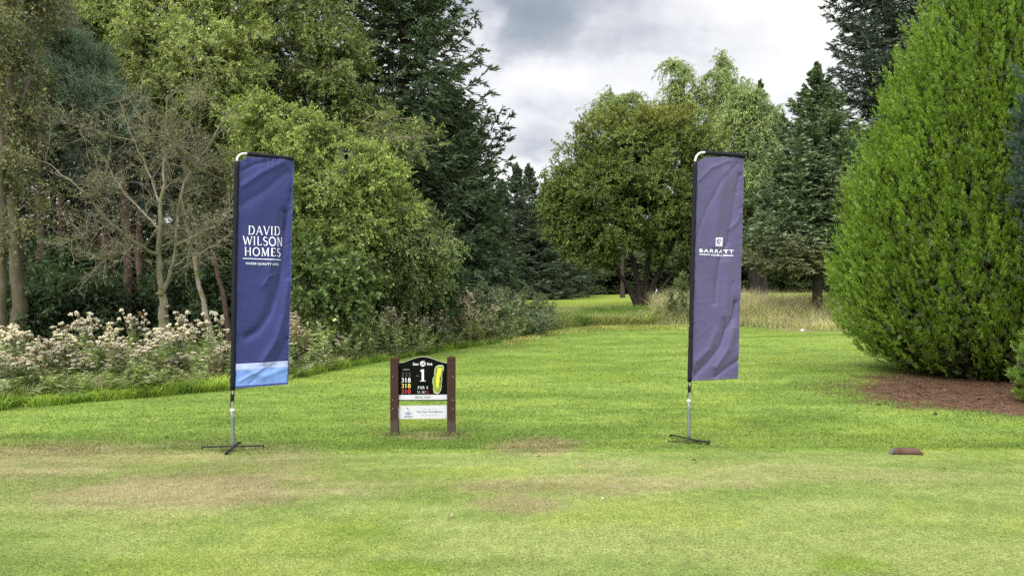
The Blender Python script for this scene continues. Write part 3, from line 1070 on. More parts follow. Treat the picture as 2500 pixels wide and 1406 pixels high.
# --- elder undergrowth in the shade
protos = []
UND = [(90, 640, 19.8, 1.0), (150, 700, 20.5, 1.15), (215, 720, 20.0, .95), (120, 560, 23, 1.3), (300, 760, 20.6, .7), (360, 740, 21.5, .9), (455, 740, 20.6, 1.0), (500, 690, 22, 1.2), (560, 720, 21.4, 1.0),
       (40, 760, 18.8, .8), (640, 740, 21.5, 1.1), (700, 700, 23, 1.4), (250, 640, 24.5, 1.2), (420, 660, 24.5, 1.1), (900, 720, 22, 1.2), (1010, 730, 23, 1.2), (1090, 720, 24, 1.1), (600, 600, 25, 1.6),
       (520, 560, 26, 1.5), (190, 610, 27, 1.5), (330, 620, 28, 1.4), (60, 580, 27, 1.6), (440, 560, 29, 1.6)]
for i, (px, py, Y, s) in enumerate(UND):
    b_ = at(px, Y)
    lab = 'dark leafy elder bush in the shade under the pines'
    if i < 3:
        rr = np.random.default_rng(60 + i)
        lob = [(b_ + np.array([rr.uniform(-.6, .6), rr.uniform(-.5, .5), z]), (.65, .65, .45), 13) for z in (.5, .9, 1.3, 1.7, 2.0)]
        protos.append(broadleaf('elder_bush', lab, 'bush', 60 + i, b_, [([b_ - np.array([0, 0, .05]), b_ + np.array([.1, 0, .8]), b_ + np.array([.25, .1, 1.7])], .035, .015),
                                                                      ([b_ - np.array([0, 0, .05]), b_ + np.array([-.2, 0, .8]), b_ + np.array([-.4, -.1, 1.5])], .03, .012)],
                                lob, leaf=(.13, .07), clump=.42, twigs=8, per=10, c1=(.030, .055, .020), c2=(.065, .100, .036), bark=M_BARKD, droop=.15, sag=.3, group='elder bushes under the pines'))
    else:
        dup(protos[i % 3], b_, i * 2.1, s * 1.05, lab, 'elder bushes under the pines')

# --- dark conifers closing the back of the wood
closers = [(-120, 36, 15), (30, 38, 13), (130, 39, 12.5), (230, 40, 14), (330, 38, 15), (430, 40, 14.5), (530, 38, 15), (620, 39, 15), (720, 37, 14), (800, 36, 13), (880, 39, 13), (-60, 33, 12)]
pc = None
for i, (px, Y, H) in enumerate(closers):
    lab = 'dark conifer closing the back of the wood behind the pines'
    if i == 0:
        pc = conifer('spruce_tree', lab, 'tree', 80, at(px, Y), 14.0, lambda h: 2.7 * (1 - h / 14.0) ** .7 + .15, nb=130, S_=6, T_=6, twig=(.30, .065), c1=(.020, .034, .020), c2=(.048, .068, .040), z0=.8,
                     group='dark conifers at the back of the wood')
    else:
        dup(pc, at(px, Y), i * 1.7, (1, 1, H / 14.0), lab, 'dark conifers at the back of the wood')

# --- spruces at the end of the wood
conifer('spruce_tree', 'tallest dark green spruce rising out of frame left of the sky gap', 'tree', 101, at(985, 27.0), 17.5,
        lambda h: min(1.9 + .10 * (17.5 - h), 3.0) * min(1, (17.5 - h) / 6.0) ** .8, nb=330, S_=10, T_=12, z0=1.0, c1=(.044, .072, .040), c2=(.110, .156, .082), twig=(.24, .055), hang=.45)
conifer('spruce_tree', 'broad dark spruce with upswept twigs reaching into the sky gap', 'tree', 102, at(1105, 29.5), 9.2,
        lambda h: 2.35 * max(0.02, 1 - h / 9.2) ** .55, nb=240, S_=10, T_=12, z0=.7, c1=(.040, .068, .038), c2=(.100, .146, .076), twig=(.24, .055), hang=.4,
        extra=[(5.6, -.1, 2.1, .85), (5.9, .15, 2.2, .9), (5.3, -.35, 2.2, .7), (6.0, .05, 1.9, 1.1), (4.9, .1, 2.2, .55), (4.4, -.2, 2.2, .4), (6.2, -.3, 1.6, 1.0)])
conifer('spruce_tree', 'smaller mossy green spruce with low skirt at the end of the wood', 'tree', 103, at(1185, 33.0), 6.0,
        lambda h: 2.0 * max(0.02, 1 - h / 6.0) ** .6, nb=140, S_=9, T_=11, z0=.8, c1=(.046, .074, .036), c2=(.110, .152, .070), twig=(.22, .042))
pf = None
for i, (px, Y, H, lab) in enumerate([(1262, 60, 10.6, 'small far spruce in the sky gap, leftmost of the distant three'), (1292, 63, 11.0, 'pointed far spruce in the middle of the distant three'),
                                     (1333, 66, 10.2, 'far spruce nearest the round tree in the sky gap'), (1225, 58, 9.0, 'far spruce half hidden by the skirt of the nearer spruce'),
                                     (1310, 58, 7.0, 'low far spruce with wide skirt at the edge of the fairway'), (1370, 64, 8.2, 'far spruce showing under the left of the round tree')]):
    if i == 0:
        pf = conifer('spruce_tree', lab, 'tree', 110, at(px, Y), 10.6, lambda h: (3.0 + .5 * math.sin(h * 4)) * max(.02, 1 - h / 10.6) ** .95 + .05, nb=180, S_=7, T_=8, z0=.45, c1=(.058, .085, .055), c2=(.125, .165, .105), twig=(.30, .065),
                     group='far spruces beyond the fairway')
    else:
        dup(pf, at(px, Y), i * 1.1, (1.0, 1.0, H / 10.6) if i != 4 else (1.25, 1.25, .66), lab, 'far spruces beyond the fairway')

# --- the round tree in the middle
bs = at(1568, 42.0)
broadleaf('round_tree', 'round crowned tree with several dark stems and orange tinged top left of the purple banner', 'tree', 120, bs,
          [(pl([(1562, 742), (1540, 705), (1508, 668), (1490, 630), (1455, 580), (1420, 520)], 42, 1), .16, .05),
           (pl([(1566, 742), (1556, 690), (1545, 640), (1535, 580), (1500, 460)], 42, 1), .20, .06),
           (pl([(1570, 742), (1578, 680), (1586, 600), (1590, 520), (1580, 400)], 42.2, 1), .20, .06),
           (pl([(1572, 742), (1595, 690), (1622, 640), (1650, 570), (1680, 450)], 42, 1), .20, .06),
           (pl([(1576, 742), (1615, 700), (1650, 665), (1672, 620), (1710, 540)], 41.8, 1), .13, .04)],
          lb([(1545, 330, 62), (1460, 340, 66), (1630, 320, 66), (1540, 400, 90, -1.5), (1420, 400, 70), (1370, 440, 50), (1650, 400, 80, -.5), (1720, 350, 50), (1470, 470, 85, -1.6), (1370, 510, 50), (1580, 490, 90, -1.8),
              (1680, 490, 80, -1), (1740, 430, 52), (1400, 570, 55, -.5), (1500, 560, 62, -1.6), (1435, 600, 48, -1), (1640, 580, 60, -1), (1720, 570, 55), (1362, 470, 32), (1500, 300, 40), (1580, 290, 40), (1690, 300, 40),
              (1560, 340, 60, 2), (1450, 450, 70, 2), (1650, 450, 70, 2), (1358, 560, 32), (1700, 640, 35), (1362, 530, 38), (1405, 575, 46), (1450, 600, 55, -1), (1348, 500, 28), (1575, 520, 70), (1540, 470, 60, 1.5), (1600, 560, 50, 1)], 42, 2.5),
          leaf=(.13, .075), clump=.72, twigs=13, per=20, shell=.60, c1=(.054, .090, .018), c2=(.172, .226, .045), c3=(.25, .25, .07), c3p=.06, bark=M_BARKD, tinttop=((.245, .185, .032), 9.4, 13.8))

# --- birches behind
def weeping(label, seed, px, Y, stems, lobes, k=2.0):
    return broadleaf('birch_tree', label, 'tree', seed, at(px, Y), [(pl(s_, Y, 1), .16, .03) for s_ in stems], lb(lobes, Y, k), leaf=(.17, .085), clump=1.2, twigs=11, per=20, droop=.75, sag=.3,
                     c1=(.085, .120, .034), c2=(.18, .22, .065), bark=M_BARKD, twr=.007, lim=.008, gain=1.65)


weeping('tall airy weeping birch behind the round tree, topmost against the sky', 131, 1690, 58,
        [[(1690, 700), (1690, 500), (1685, 300), (1660, 170)], [(1695, 700), (1700, 420), (1740, 280), (1765, 150)]],
        [(1650, 175, 34), (1645, 230, 42), (1690, 215, 40), (1760, 165, 30), (1745, 215, 44), (1795, 225, 40), (1700, 290, 50), (1770, 290, 50), (1640, 290, 42), (1765, 135, 16), (1690, 380, 60), (1640, 150, 16), (1720, 460, 60)])
weeping('low feathery birch peeping over the left shoulder of the round tree', 132, 1520, 60,
        [[(1520, 700), (1520, 420), (1500, 260)]], [(1480, 265, 36), (1530, 260, 42), (1580, 270, 42), (1450, 275, 22), (1500, 225, 16), (1530, 330, 50), (1610, 280, 36), (1560, 225, 18)])
weeping('bright birch with hanging curtains right of the purple banner top', 133, 1830, 52,
        [[(1838, 705), (1835, 560), (1825, 400), (1820, 250)], [(1868, 705), (1864, 560), (1860, 420), (1865, 300)]],
        [(1815, 225, 38), (1850, 260, 42), (1800, 290, 48), (1870, 330, 48), (1820, 370, 55), (1885, 410, 50), (1850, 450, 55), (1790, 430, 50), (1900, 490, 45), (1830, 520, 46), (1880, 560, 40), (1800, 560, 40), (1890, 270, 26)], 2.4)
conifer('spruce_tree', 'thin spire of a far conifer showing above the bright birch', 'tree', 134, at(1857, 68), 18.8, lambda h: 3.2 * max(.05, 1 - h / 18.8) ** .9, nb=110, S_=6, T_=5, z0=6, twig=(.4, .12),
        c1=(.07, .095, .045), c2=(.13, .165, .075))

# --- dark multi-stemmed trees by the right-hand rough
for i, (px, s_) in enumerate(((1838, [(1842, 735), (1838, 690), (1836, 620), (1832, 560), (1826, 500)]), (1866, [(1866, 735), (1864, 690), (1862, 630), (1858, 570), (1866, 500)]))):
    broadleaf('oak_tree', ('dark trunked tree just right of the purple banner, branching to one side', 'straight dark trunk second from the right edge of the purple banner')[i], 'tree', 140 + i, at(px, 45.0),
              [(pl(s_, 45, 1), .27, .10), (pl([(s_[1][0], 690), (s_[1][0] + 20 * (1 - 2 * i) + 4, 640), (s_[1][0] + 30 * (1 - 2 * i), 560)], 45), .10, .04)],
              lb([(px - 25, 545, 32), (px + 15, 520, 36), (px - 5, 480, 36), (px + 30, 570, 28), (px - 35, 590, 22)], 45, 1.2), leaf=(.14, .08), clump=.75, twigs=9, per=13, c1=(.05, .07, .02), c2=(.13, .15, .04), bark=M_BARKD)

# --- blue green spruces on the right
conifer('spruce_tree', 'blue green spruce with pointed tips left of the bright cypress', 'tree', 151, at(1995, 33.0), 11.3,
        lambda h: (4.5 + .7 * math.sin(h * 5.1)) * max(0.02, 1 - h / 11.3) ** 1.0, nb=270, S_=10, T_=12, z0=2.9, c1=(.064, .105, .050), c2=(.150, .205, .098), tipc=(.21, .265, .15), twig=(.22, .055), slopes=(-.15, .8), hang=.18, droop=.22,
        lowdead=((.13, .11, .05), 4.2), extra=[(7.2, 3.2, 2.5, .75), (5.2, 3.4, 2.9, .35), (4.6, 3.0, 3.1, .2), (6.4, 3.0, 2.6, .6), (4.1, 3.6, 3.2, .12), (5.0, 3.9, 3.0, .3), (5.8, 2.9, 2.8, .45)])
conifer('spruce_tree', 'tall dark spruce rising out of frame behind the bright cypress', 'tree', 152, at(2172, 37.0), 27.0,
        lambda h: 2.9 * min(1, (27 - h) / 11.0) ** .8, nb=460, S_=10, T_=11, z0=1.2, c1=(.032, .052, .040), c2=(.075, .105, .078), tipc=(.14, .175, .135), twig=(.26, .060), slopes=(-.1, .7), hang=.2)
# --- belt of trees behind the fairway
BELT = [(1240, 84, 8.0, 'c'), (1290, 88, 7.5, 'b'), (1345, 86, 8.5, 'c'), (1400, 84, 8.0, 'b'), (1450, 90, 9.5, 'c'), (1500, 88, 8.5, 'b'), (1560, 92, 9.0, 'c'), (1620, 88, 9.0, 'b'), (1680, 90, 9.5, 'c'),
        (1740, 86, 9.0, 'b'), (1790, 90, 10, 'c'), (1850, 86, 9.0, 'b'), (1900, 80, 9.5, 'b'), (1950, 84, 9.0, 'c'), (2010, 82, 9.5, 'b'), (2070, 84, 10, 'c'), (1430, 76, 5.0, 'b'), (1650, 78, 5.5, 'b'),
        (1540, 77, 4.6, 'b'), (1380, 80, 5.2, 'b'), (1470, 79, 5.0, 'b'), (1500, 82, 4.4, 'b'), (1590, 80, 5.0, 'b'), (1620, 84, 4.6, 'b'), (1700, 79, 5.6, 'b'), (1725, 82, 5.0, 'b'), (1810, 78, 5.6, 'b'), (1870, 76, 5.4, 'b'), (1960, 77, 6, 'b'), (1265, 82, 5.5, 'b'), (1760, 76, 5.5, 'b'), (1930, 72, 5.2, 'b'), (1990, 70, 5.0, 'b'), (1310, 80, 6.0, 'b'), (2040, 70, 5.4, 'b')]
bb = None
for i, (px, Y, H, t_) in enumerate(BELT):
    b_ = at(px, Y)
    if t_ == 'c':
        lab = 'dusky conifer in the far belt of trees beyond the fairway'
        dup(pf, b_, i * .9, (1.35, 1.35, H / 10.6), lab, 'conifers in the far tree belt')
    else:
        lab = 'leafy tree in the far belt of trees beyond the fairway'
        if bb is None:
            bb = broadleaf('oak_tree', lab, 'tree', 160, b_, [([b_ - np.array([0, 0, .1]), b_ + np.array([.1, 0, 2.2]), b_ + np.array([-.1, 0, 5])], .2, .06)],
                           [(b_ + np.array([0, 0, .8]), (2.5, 2.3, .8), 30), (b_ + np.array([0, 0, 2.6]), (2.3, 2.3, 1.2), 26), (b_ + np.array([.9, 0, 4.2]), (2.0, 2.0, 1.4), 24), (b_ + np.array([-.9, -.3, 4.6]), (2.1, 2.1, 1.5), 26), (b_ + np.array([0, 0, 6.3]), (1.8, 1.8, 1.3), 22)],
                           leaf=(.28, .17), clump=.9, twigs=8, per=9, c1=(.045, .070, .026), c2=(.105, .135, .050), bark=M_BARKD, group='leafy trees in the far tree belt')
            bb.scale = (1.15, 1.15, H / 7.6)
        else:
            dup(bb, b_, i * 1.9, (1.15, 1.15, H / 7.6), lab, 'leafy trees in the far tree belt')


# --- the bright cypress
def cypress(name, label, seed, base, prof, zmax, nplume, per, c1, c2, c3, spray=.20, view=None, up=.75, plume=.42):
    rng = np.random.default_rng(seed)
    base = np.asarray(base, float)
    zz = np.linspace(0.02, zmax, 400)
    rr = np.array([prof(z) for z in zz])
    cdf = np.cumsum(rr + .25)
    z = np.interp(rng.random(nplume) * cdf[-1], cdf, zz)
    if view is None:
        a = rng.uniform(0, 2 * np.pi, nplume)
    else:                                   # the side that can be seen is leafed more densely
        a = np.where(rng.random(nplume) < .85, rng.uniform(view - 1.9, view + 1.9, nplume), rng.uniform(0, 2 * np.pi, nplume))
    lump = .09 * (fbm(a * 5 + 10, z * 1.0, 3) - .5) * 2
    depth = rng.random(nplume) ** 1.15 * .85 * min(1, max(rr) / 2)
    r = np.interp(z, zz, rr) * (1 + lump) - depth
    r = np.maximum(r, .02)
    O = np.stack([r * np.cos(a), r * np.sin(a), z], 1)
    outv = np.stack([np.cos(a), np.sin(a), np.zeros(nplume)], 1)
    ax = unit(outv * (rng.uniform(.2, .6, nplume) + .45 * np.exp(-z / 1.3))[:, None] + np.array([0, 0, up]) + rng.normal(0, .11, (nplume, 3)))
    pl_ = plume * rng.uniform(.6, 1.35, nplume)
    n = nplume * per
    t = rng.random((nplume, per))
    Ps = (O[:, None] + ax[:, None] * (pl_[:, None] * t)[..., None] + rng.normal(0, .045, (nplume, per, 3)) * .6 * (1.15 - t)[..., None]).reshape(-1, 3)
    ov = np.repeat(outv, per, 0)
    axr = np.repeat(ax, per, 0)
    d = unit(axr * (1.0 + .6 * t.reshape(-1, 1)) + sphere_dirs(rng, n) * .36 + ov * .08)
    sl_ = spray * rng.uniform(.55, 1.2, n) * (1.1 - .45 * t.reshape(-1))
    pn = unit(np.cross(d, sphere_dirs(rng, n)))          # spray plane: d and pn
    nn_ = np.cross(d, pn)
    kc = np.repeat(np.clip(rng.normal(.5, .25, nplume), 0, 1), per)[:, None] * .6 + rng.random((n, 1)) * .4
    col = np.array(c1) * (1 - kc) + np.array(c2) * kc
    crown = Geo()
    m = 6
    for j in range(m):
        u = .10 + .8 * j / (m - 1)
        sgn = 1 if j % 2 else -1
        O2 = Ps + d * (sl_ * u)[:, None]
        if j == m - 1:
            ld = d
            O2 = Ps + d * (sl_ * .7)[:, None]
        else:
            ld = unit(d * .85 + pn * sgn * .62)
        ll = sl_ * (.52 - .25 * u) * rng.uniform(.8, 1.2, n)
        cc = col * (1 - .45 * u) + np.array(c3) * .45 * u
        crown.polys(leaf_quads(O2, ld, nn_ + rng.normal(0, .25, (n, 3)), ll, ll * .34, .2), cc * rng.uniform(.85, 1.15, (n, 1)))
    # bare inner twigs and trunk
    wood = Geo()
    zt = np.linspace(-.05, zmax * .93, 9)
    wood.tubes(np.stack([np.zeros(9), np.zeros(9), zt], 1)[None], (.16 * (1 - zt / zmax) + .01)[None] * (max(rr) / 3.0) ** .5, 9)
    sel = rng.integers(0, nplume, min(900, nplume))
    A = np.stack([np.zeros(len(sel)), np.zeros(len(sel)), np.maximum(z[sel] - .35 * r[sel] - .1, .05)], 1)
    wood.tubes(bez(A, (A + O[sel]) / 2 - np.array([0, 0, .08]), O[sel], 5), .018 * np.linspace(1, .3, 5)[None] * np.ones((len(sel), 1)), 4)
    # old inner foliage, so that one does not see through
    ni = int(nplume * 6.5)
    zi = np.interp(rng.random(ni) * cdf[-1], cdf, zz)
    ai = rng.uniform(0, 2 * np.pi, ni)
    ri = np.maximum(np.interp(zi, zz, rr) - rng.uniform(.35, .95, ni) * min(1, max(rr) / 2), .02)
    Pi = np.stack([ri * np.cos(ai), ri * np.sin(ai), zi], 1)
    oi = np.stack([np.cos(ai), np.sin(ai), np.zeros(ni)], 1)
    di = unit(oi * .5 + np.array([0, 0, .5]) + sphere_dirs(rng, ni) * .8)
    crown.polys(leaf_quads(Pi, di, oi + sphere_dirs(rng, ni) * .5, spray * 1.3, spray * .75), mixcol(rng, (.045, .038, .018), c1, ni, 0, 1))
    rt = thing(name, base, label, 'tree')
    wood.build('trunk', M_BARKD, rt, smooth=True)
    crown.build('crown', M_CYP, rt)
    return rt


CP = [(0, 1.95), (.15, 2.38), (.35, 2.70), (.65, 3.00), (1.0, 3.18), (1.8, 3.32), (3.0, 3.18), (4.3, 2.82), (5.2, 2.46), (6.2, 2.08), (7.1, 1.72), (8.5, 1.20), (9.8, .7), (10.9, .25), (11.4, .03)]
cypress('cypress_tree', 'huge bright yellow green cypress filling the right side over brown needle litter', 201, at(2474, 15.7), lambda z: float(np.interp(z, [q_[0] for q_ in CP], [q_[1] for q_ in CP])), 11.4, 10500, 13,
        (.040, .088, .012), (.132, .238, .024), (.33, .45, .046), view=-1.75, plume=.52, spray=.13)
cypress('cypress_tree', 'dull blue green cypress pressed against the bright one at the right border', 202, at(2588, 12.5), lambda z: float(np.interp(z, [0, 1, 2, 3, 4.4, 5.4, 6.2], [.10, .14, .28, .50, .46, .28, .02])), 6.2, 800, 13,
        (.028, .052, .036), (.06, .095, .068), (.085, .13, .095), spray=.17, view=-1.9)
cypress('cypress_bush', 'small light green conifer at the right border before the big cypress', 203, at(2566, 11.6), lambda z: float(np.interp(z, [0, .25, .6, 1.0, 1.3], [.32, .46, .42, .25, .02])), 1.3, 260, 12,
        (.06, .12, .024), (.15, .24, .04), (.25, .35, .06), spray=.12, view=-1.9, plume=.22)


# ------------------------------------------------------------------ lettering
def arc(cx, cy, rx, ry, a0, a1, n=12):
    t = np.radians(np.linspace(a0, a1, n))
    return [(cx + rx * math.cos(k), cy + ry * math.sin(k)) for k in t]


# serif capitals and figures as pen strokes: (weight, points); 's' gives serif bars (x, y); last item: advance
GL = {
    'A': ([('n', [(.05, 0), (.36, 1)]), ('K', [(.36, 1), (.70, 0)]), ('n', [(.17, .34), (.57, .34)])], [(.05, 0), (.70, 0)], .76),
    'V': ([('K', [(.04, 1), (.37, 0)]), ('n', [(.37, 0), (.68, 1)])], [(.04, 1), (.68, 1)], .72),
    'W': ([('K', [(.03, 1), (.28, 0)]), ('n', [(.28, 0), (.50, .95)]), ('K', [(.50, .95), (.76, 0)]), ('n', [(.76, 0), (1.0, 1)])], [(.03, 1), (1.0, 1)], 1.04),
    'D': ([('K', [(.14, 0), (.14, 1)]), ('n', [(.14, .97), (.38, .97)]), ('K', arc(.36, .5, .36, .48, 80, -80)), ('n', [(.38, .03), (.14, .03)])], [(.12, 1), (.12, 0)], .82),
    'I': ([('K', [(.15, 0), (.15, 1)])], [(.15, 0), (.15, 1)], .32),
    'L': ([('K', [(.14, 0), (.14, 1)]), ('n', [(.14, .03), (.52, .03)]), ('n', [(.52, .03), (.54, .2)])], [(.14, 1)], .58),
    'S': ([('n', arc(.30, .75, .2, .23, 25, 100)), ('K', arc(.30, .75, .2, .23, 100, 250) + arc(.30, .26, .22, .25, 70, -80)), ('n', arc(.30, .26, .23, .25, -80, -160))], [], .58),
    'O': ([('K', arc(.42, .5, .36, .49, 60, 300, 18)), ('K', arc(.42, .5, .36, .49, -60, 60, 14))], [], .86),
    'N': ([('n', [(.12, 0), (.12, 1)]), ('K', [(.12, 1), (.68, 0)]), ('n', [(.68, 0), (.68, 1)])], [(.12, 0), (.1, 1), (.68, 1)], .80),
    'H': ([('K', [(.14, 0), (.14, 1)]), ('K', [(.66, 0), (.66, 1)]), ('n', [(.14, .52), (.66, .52)])], [(.14, 0), (.14, 1), (.66, 0), (.66, 1)], .82),
    'M': ([('n', [(.12, 0), (.16, 1)]), ('K', [(.16, 1), (.46, .05)]), ('n', [(.46, .05), (.76, 1)]), ('K', [(.76, 1), (.80, 0)])], [(.12, 0), (.80, 0), (.12, 1), (.8, 1)], .94),
    'E': ([('K', [(.14, 0), (.14, 1)]), ('n', [(.14, .97), (.52, .97)]), ('n', [(.14, .52), (.46, .52)]), ('n', [(.14, .03), (.54, .03)]), ('n', [(.54, .03), (.56, .18)]), ('n', [(.52, .97), (.53, .84)])], [], .60),
    'R': ([('K', [(.14, 0), (.14, 1)]), ('n', [(.14, .97), (.34, .97)]), ('K', arc(.34, .74, .2, .23, 90, -90)), ('n', [(.34, .51), (.14, .51)]), ('K', [(.32, .5), (.66, 0)])], [(.14, 0), (.12, 1), (.66, 0)], .70),
    'P': ([('K', [(.14, 0), (.14, 1)]), ('n', [(.14, .97), (.34, .97)]), ('K', arc(.34, .72, .21, .25, 90, -90)), ('n', [(.34, .47), (.14, .47)])], [(.14, 0), (.12, 1)], .62),
    'Y': ([('K', [(.04, 1), (.33, .48)]), ('n', [(.62, 1), (.33, .48)]), ('K', [(.33, .48), (.33, 0)])], [(.04, 1), (.62, 1), (.33, 0)], .66),
    'T': ([('n', [(.04, .96), (.62, .96)]), ('K', [(.33, .96), (.33, 0)]), ('n', [(.04, .96), (.03, .82)]), ('n', [(.62, .96), (.63, .82)])], [(.33, 0)], .66),
    'G': ([('n', arc(.42, .5, .36, .49, 40, 90)), ('K', arc(.42, .5, .36, .49, 90, 270, 16)), ('n', arc(.42, .5, .36, .49, 270, 320)), ('K', [(.68, .42), (.68, .1)])], [(.66, .44)], .84),
    'U': ([('K', [(.14, 1), (.14, .3)] + arc(.40, .3, .26, .29, 180, 270)), ('n', arc(.40, .3, .26, .29, 270, 360) + [(.66, 1)])], [(.14, 1), (.66, 1)], .80),
    'Q': ([('K', arc(.42, .5, .36, .49, 60, 300, 18)), ('K', arc(.42, .5, .36, .49, -60, 60, 14)), ('n', [(.45, .1), (.80, -.16)])], [], .86),
    '0': ([('K', arc(.28, .5, .22, .49, 60, 300, 18)), ('K', arc(.28, .5, .22, .49, -60, 60, 14))], [], .58),
    '1': ([('K', [(.28, 0), (.28, 1)]), ('n', [(.28, .98), (.10, .84)])], [(.28, 0), (.28, .03)], .58),
    '2': ([('n', arc(.28, .72, .2, .26, 160, 80)), ('K', arc(.28, .72, .2, .26, 80, -30) + [(.08, .06)]), ('K', [(.08, .05), (.52, .05)])], [], .58),
    '3': ([('n', arc(.26, .75, .18, .23, 160, 80)), ('K', arc(.26, .75, .18, .23, 80, -80)), ('K', arc(.26, .27, .22, .25, 80, -80)), ('n', arc(.26, .27, .21, .25, -80, -160))], [], .58),
    '4': ([('n', [(.38, 1), (.04, .3)]), ('n', [(.04, .3), (.54, .3)]), ('K', [(.40, 1), (.40, 0)])], [(.40, 0)], .58),
    '6': ([('K', arc(.28, .30, .21, .28, 0, 360, 20)), ('K', [(.07, .32), (.14, .7), (.44, 1.0)])], [], .58),
    '8': ([('K', arc(.28, .76, .17, .22, 0, 360, 18)), ('K', arc(.28, .27, .21, .26, 0, 360, 18))], [], .58),
    '/': ([('n', [(.0, -.08), (.34, 1.05)])], [], .36),
    '.': ([('K', [(.1, .0), (.1, .12)])], [], .24),
    '-': ([('n', [(.06, .4), (.34, .4)])], [], .40),
    ' ': ([], [], .36),
}


def ribbon(pts, wd, nsub=5):
    pts = np.asarray(pts, float)
    if len(pts) == 2:
        pts = pts[0] + (pts[1] - pts[0]) * np.linspace(0, 1, nsub + 1)[:, None]
    t = np.gradient(pts, axis=0)
    t /= np.linalg.norm(t, axis=1, keepdims=True) + 1e-9
    nrm = np.stack([-t[:, 1], t[:, 0]], 1) * wd / 2
    a, b = pts + nrm, pts - nrm
    return np.stack([a[:-1], b[:-1], b[1:], a[1:]], 1)


def serif_text(s, K=.15, n=.07, ser=.26, track=.0):
    """quads (m,4,2) in a box: x 0..1, y 0..1 (cap height); second value: layer index per quad"""
    quads, lay = [], []
    x = 0.0
    li = 0
    for ch in s:
        strokes, sers, adv = GL[ch]
        for wt, p in strokes:
            qd = ribbon(p, K if wt == 'K' else n)
            quads.append(qd + np.array([x, 0]))
            lay += [li % 7] * len(qd)
            li += 1
        for sx, sy in sers:
            yy = .025 if sy < .5 else .975
            qd = ribbon([(sx - ser / 2, yy), (sx + ser / 2, yy)], .05, 2)
            quads.append(qd + np.array([x, 0]))
            lay += [li % 7] * len(qd)
            li += 1
        x += adv + track
    Q = np.concatenate(quads)
    Q[:, :, 0] /= (x - track)
    return Q, np.array(lay)


def sans_text(s, spacing=1.0, bold=0.0, cuts=0):
    cu = bpy.data.curves.new('lettering', 'FONT')
    cu.body = s
    cu.space_character = spacing
    cu.offset = bold
    cu.resolution_u = 3
    ob = bpy.data.objects.new('lettering', cu)
    C.objects.link(ob)
    dg = bpy.context.evaluated_depsgraph_get()
    me = bpy.data.meshes.new_from_object(ob.evaluated_get(dg))
    V = np.array([v.co[:2] for v in me.vertices])
    Fc = [list(p.vertices) for p in me.polygons]
    bpy.data.objects.remove(ob)
    bpy.data.curves.remove(cu)
    bpy.data.meshes.remove(me)
    import bmesh
    bm = bmesh.new()
    vs = [bm.verts.new((a, b, 0)) for a, b in V]
    for fc in Fc:
        try:
            bm.faces.new([vs[i] for i in fc])
        except ValueError:
            pass
    bmesh.ops.triangulate(bm, faces=bm.faces[:])
    if cuts:
        bmesh.ops.subdivide_edges(bm, edges=bm.edges[:], cuts=cuts, use_grid_fill=True)
    bm.verts.index_update()
    V = np.array([v.co[:2] for v in bm.verts])
    Fc = [[v.index for v in fc.verts] for fc in bm.faces]
    bm.free()
    V[:, 0] = (V[:, 0] - V[:, 0].min()) / (V[:, 0].max() - V[:, 0].min())
    return V, Fc


# a lettering layer gathers flat polygons given in photo pixels and lays them on a surface function (px, py, lift) -> xyz
def lay_quads(geo, Q, lay, box, surf, col, lift=.0025):
    """box: (x0, y_base0, x1, y_base1, cap height px)"""
    x0, yb0, x1, yb1, h = box
    p = Q.reshape(-1, 2)
    px = x0 + (x1 - x0) * p[:, 0]
    py = yb0 + (yb1 - yb0) * p[:, 0] - h * p[:, 1]
    lf = lift + np.repeat(lay, 4) * .00012
    geo.polys(surf(px, py, lf).reshape(-1, 4, 3), col)


def lay_sans(geo, s, box, surf, col, lift=.0025, spacing=1.0, bold=0.0, cap=.72, cuts=0):
    V, Fc = sans_text(s, spacing, bold, cuts)
    x0, yb0, x1, yb1, h = box
    px = x0 + (x1 - x0) * V[:, 0]
    py = yb0 + (yb1 - yb0) * V[:, 0] - h * V[:, 1] / cap
    W3 = surf(px, py, np.full(len(px), lift))
    base = geo.nv
    geo.v.append(W3)
    geo.nv += len(W3)
    for f in Fc:
        geo.f.append(np.array([f]) + base)
        geo.c.append(np.array([col], float))
        geo.m.append(np.array([0]))


def lay_poly(geo, pts, surf, col, lift=.0025):
    pts = np.asarray(pts, float)
    W3 = surf(pts[:, 0], pts[:, 1], np.full(len(pts), lift))
    geo.add(W3, np.arange(len(pts)).reshape(1, -1), col)


def ink_mat(name, rough=.5):
    m, n = mat(name)
    a = n.add('ShaderNodeAttribute', attribute_name='Col')
    tcn = n.add('ShaderNodeTexCoord')
    nz = n.noise(tcn.outputs['Object'], 60, 3)
    hs = n.add('ShaderNodeHueSaturation')
    n.link(a.outputs['Color'], hs.inputs['Color'])
    n.link(n.maprange(nz, .3, .7, .94, 1.06), hs.inputs['Value'])
    p = n.add('ShaderNodeBsdfPrincipled')
    n.link(hs.outputs[0], p.inputs['Base Color'])
    p.inputs['Roughness'].default_value = rough
    p.inputs['Specular IOR Level'].default_value = .3
    out(n, p.outputs[0])
    return m


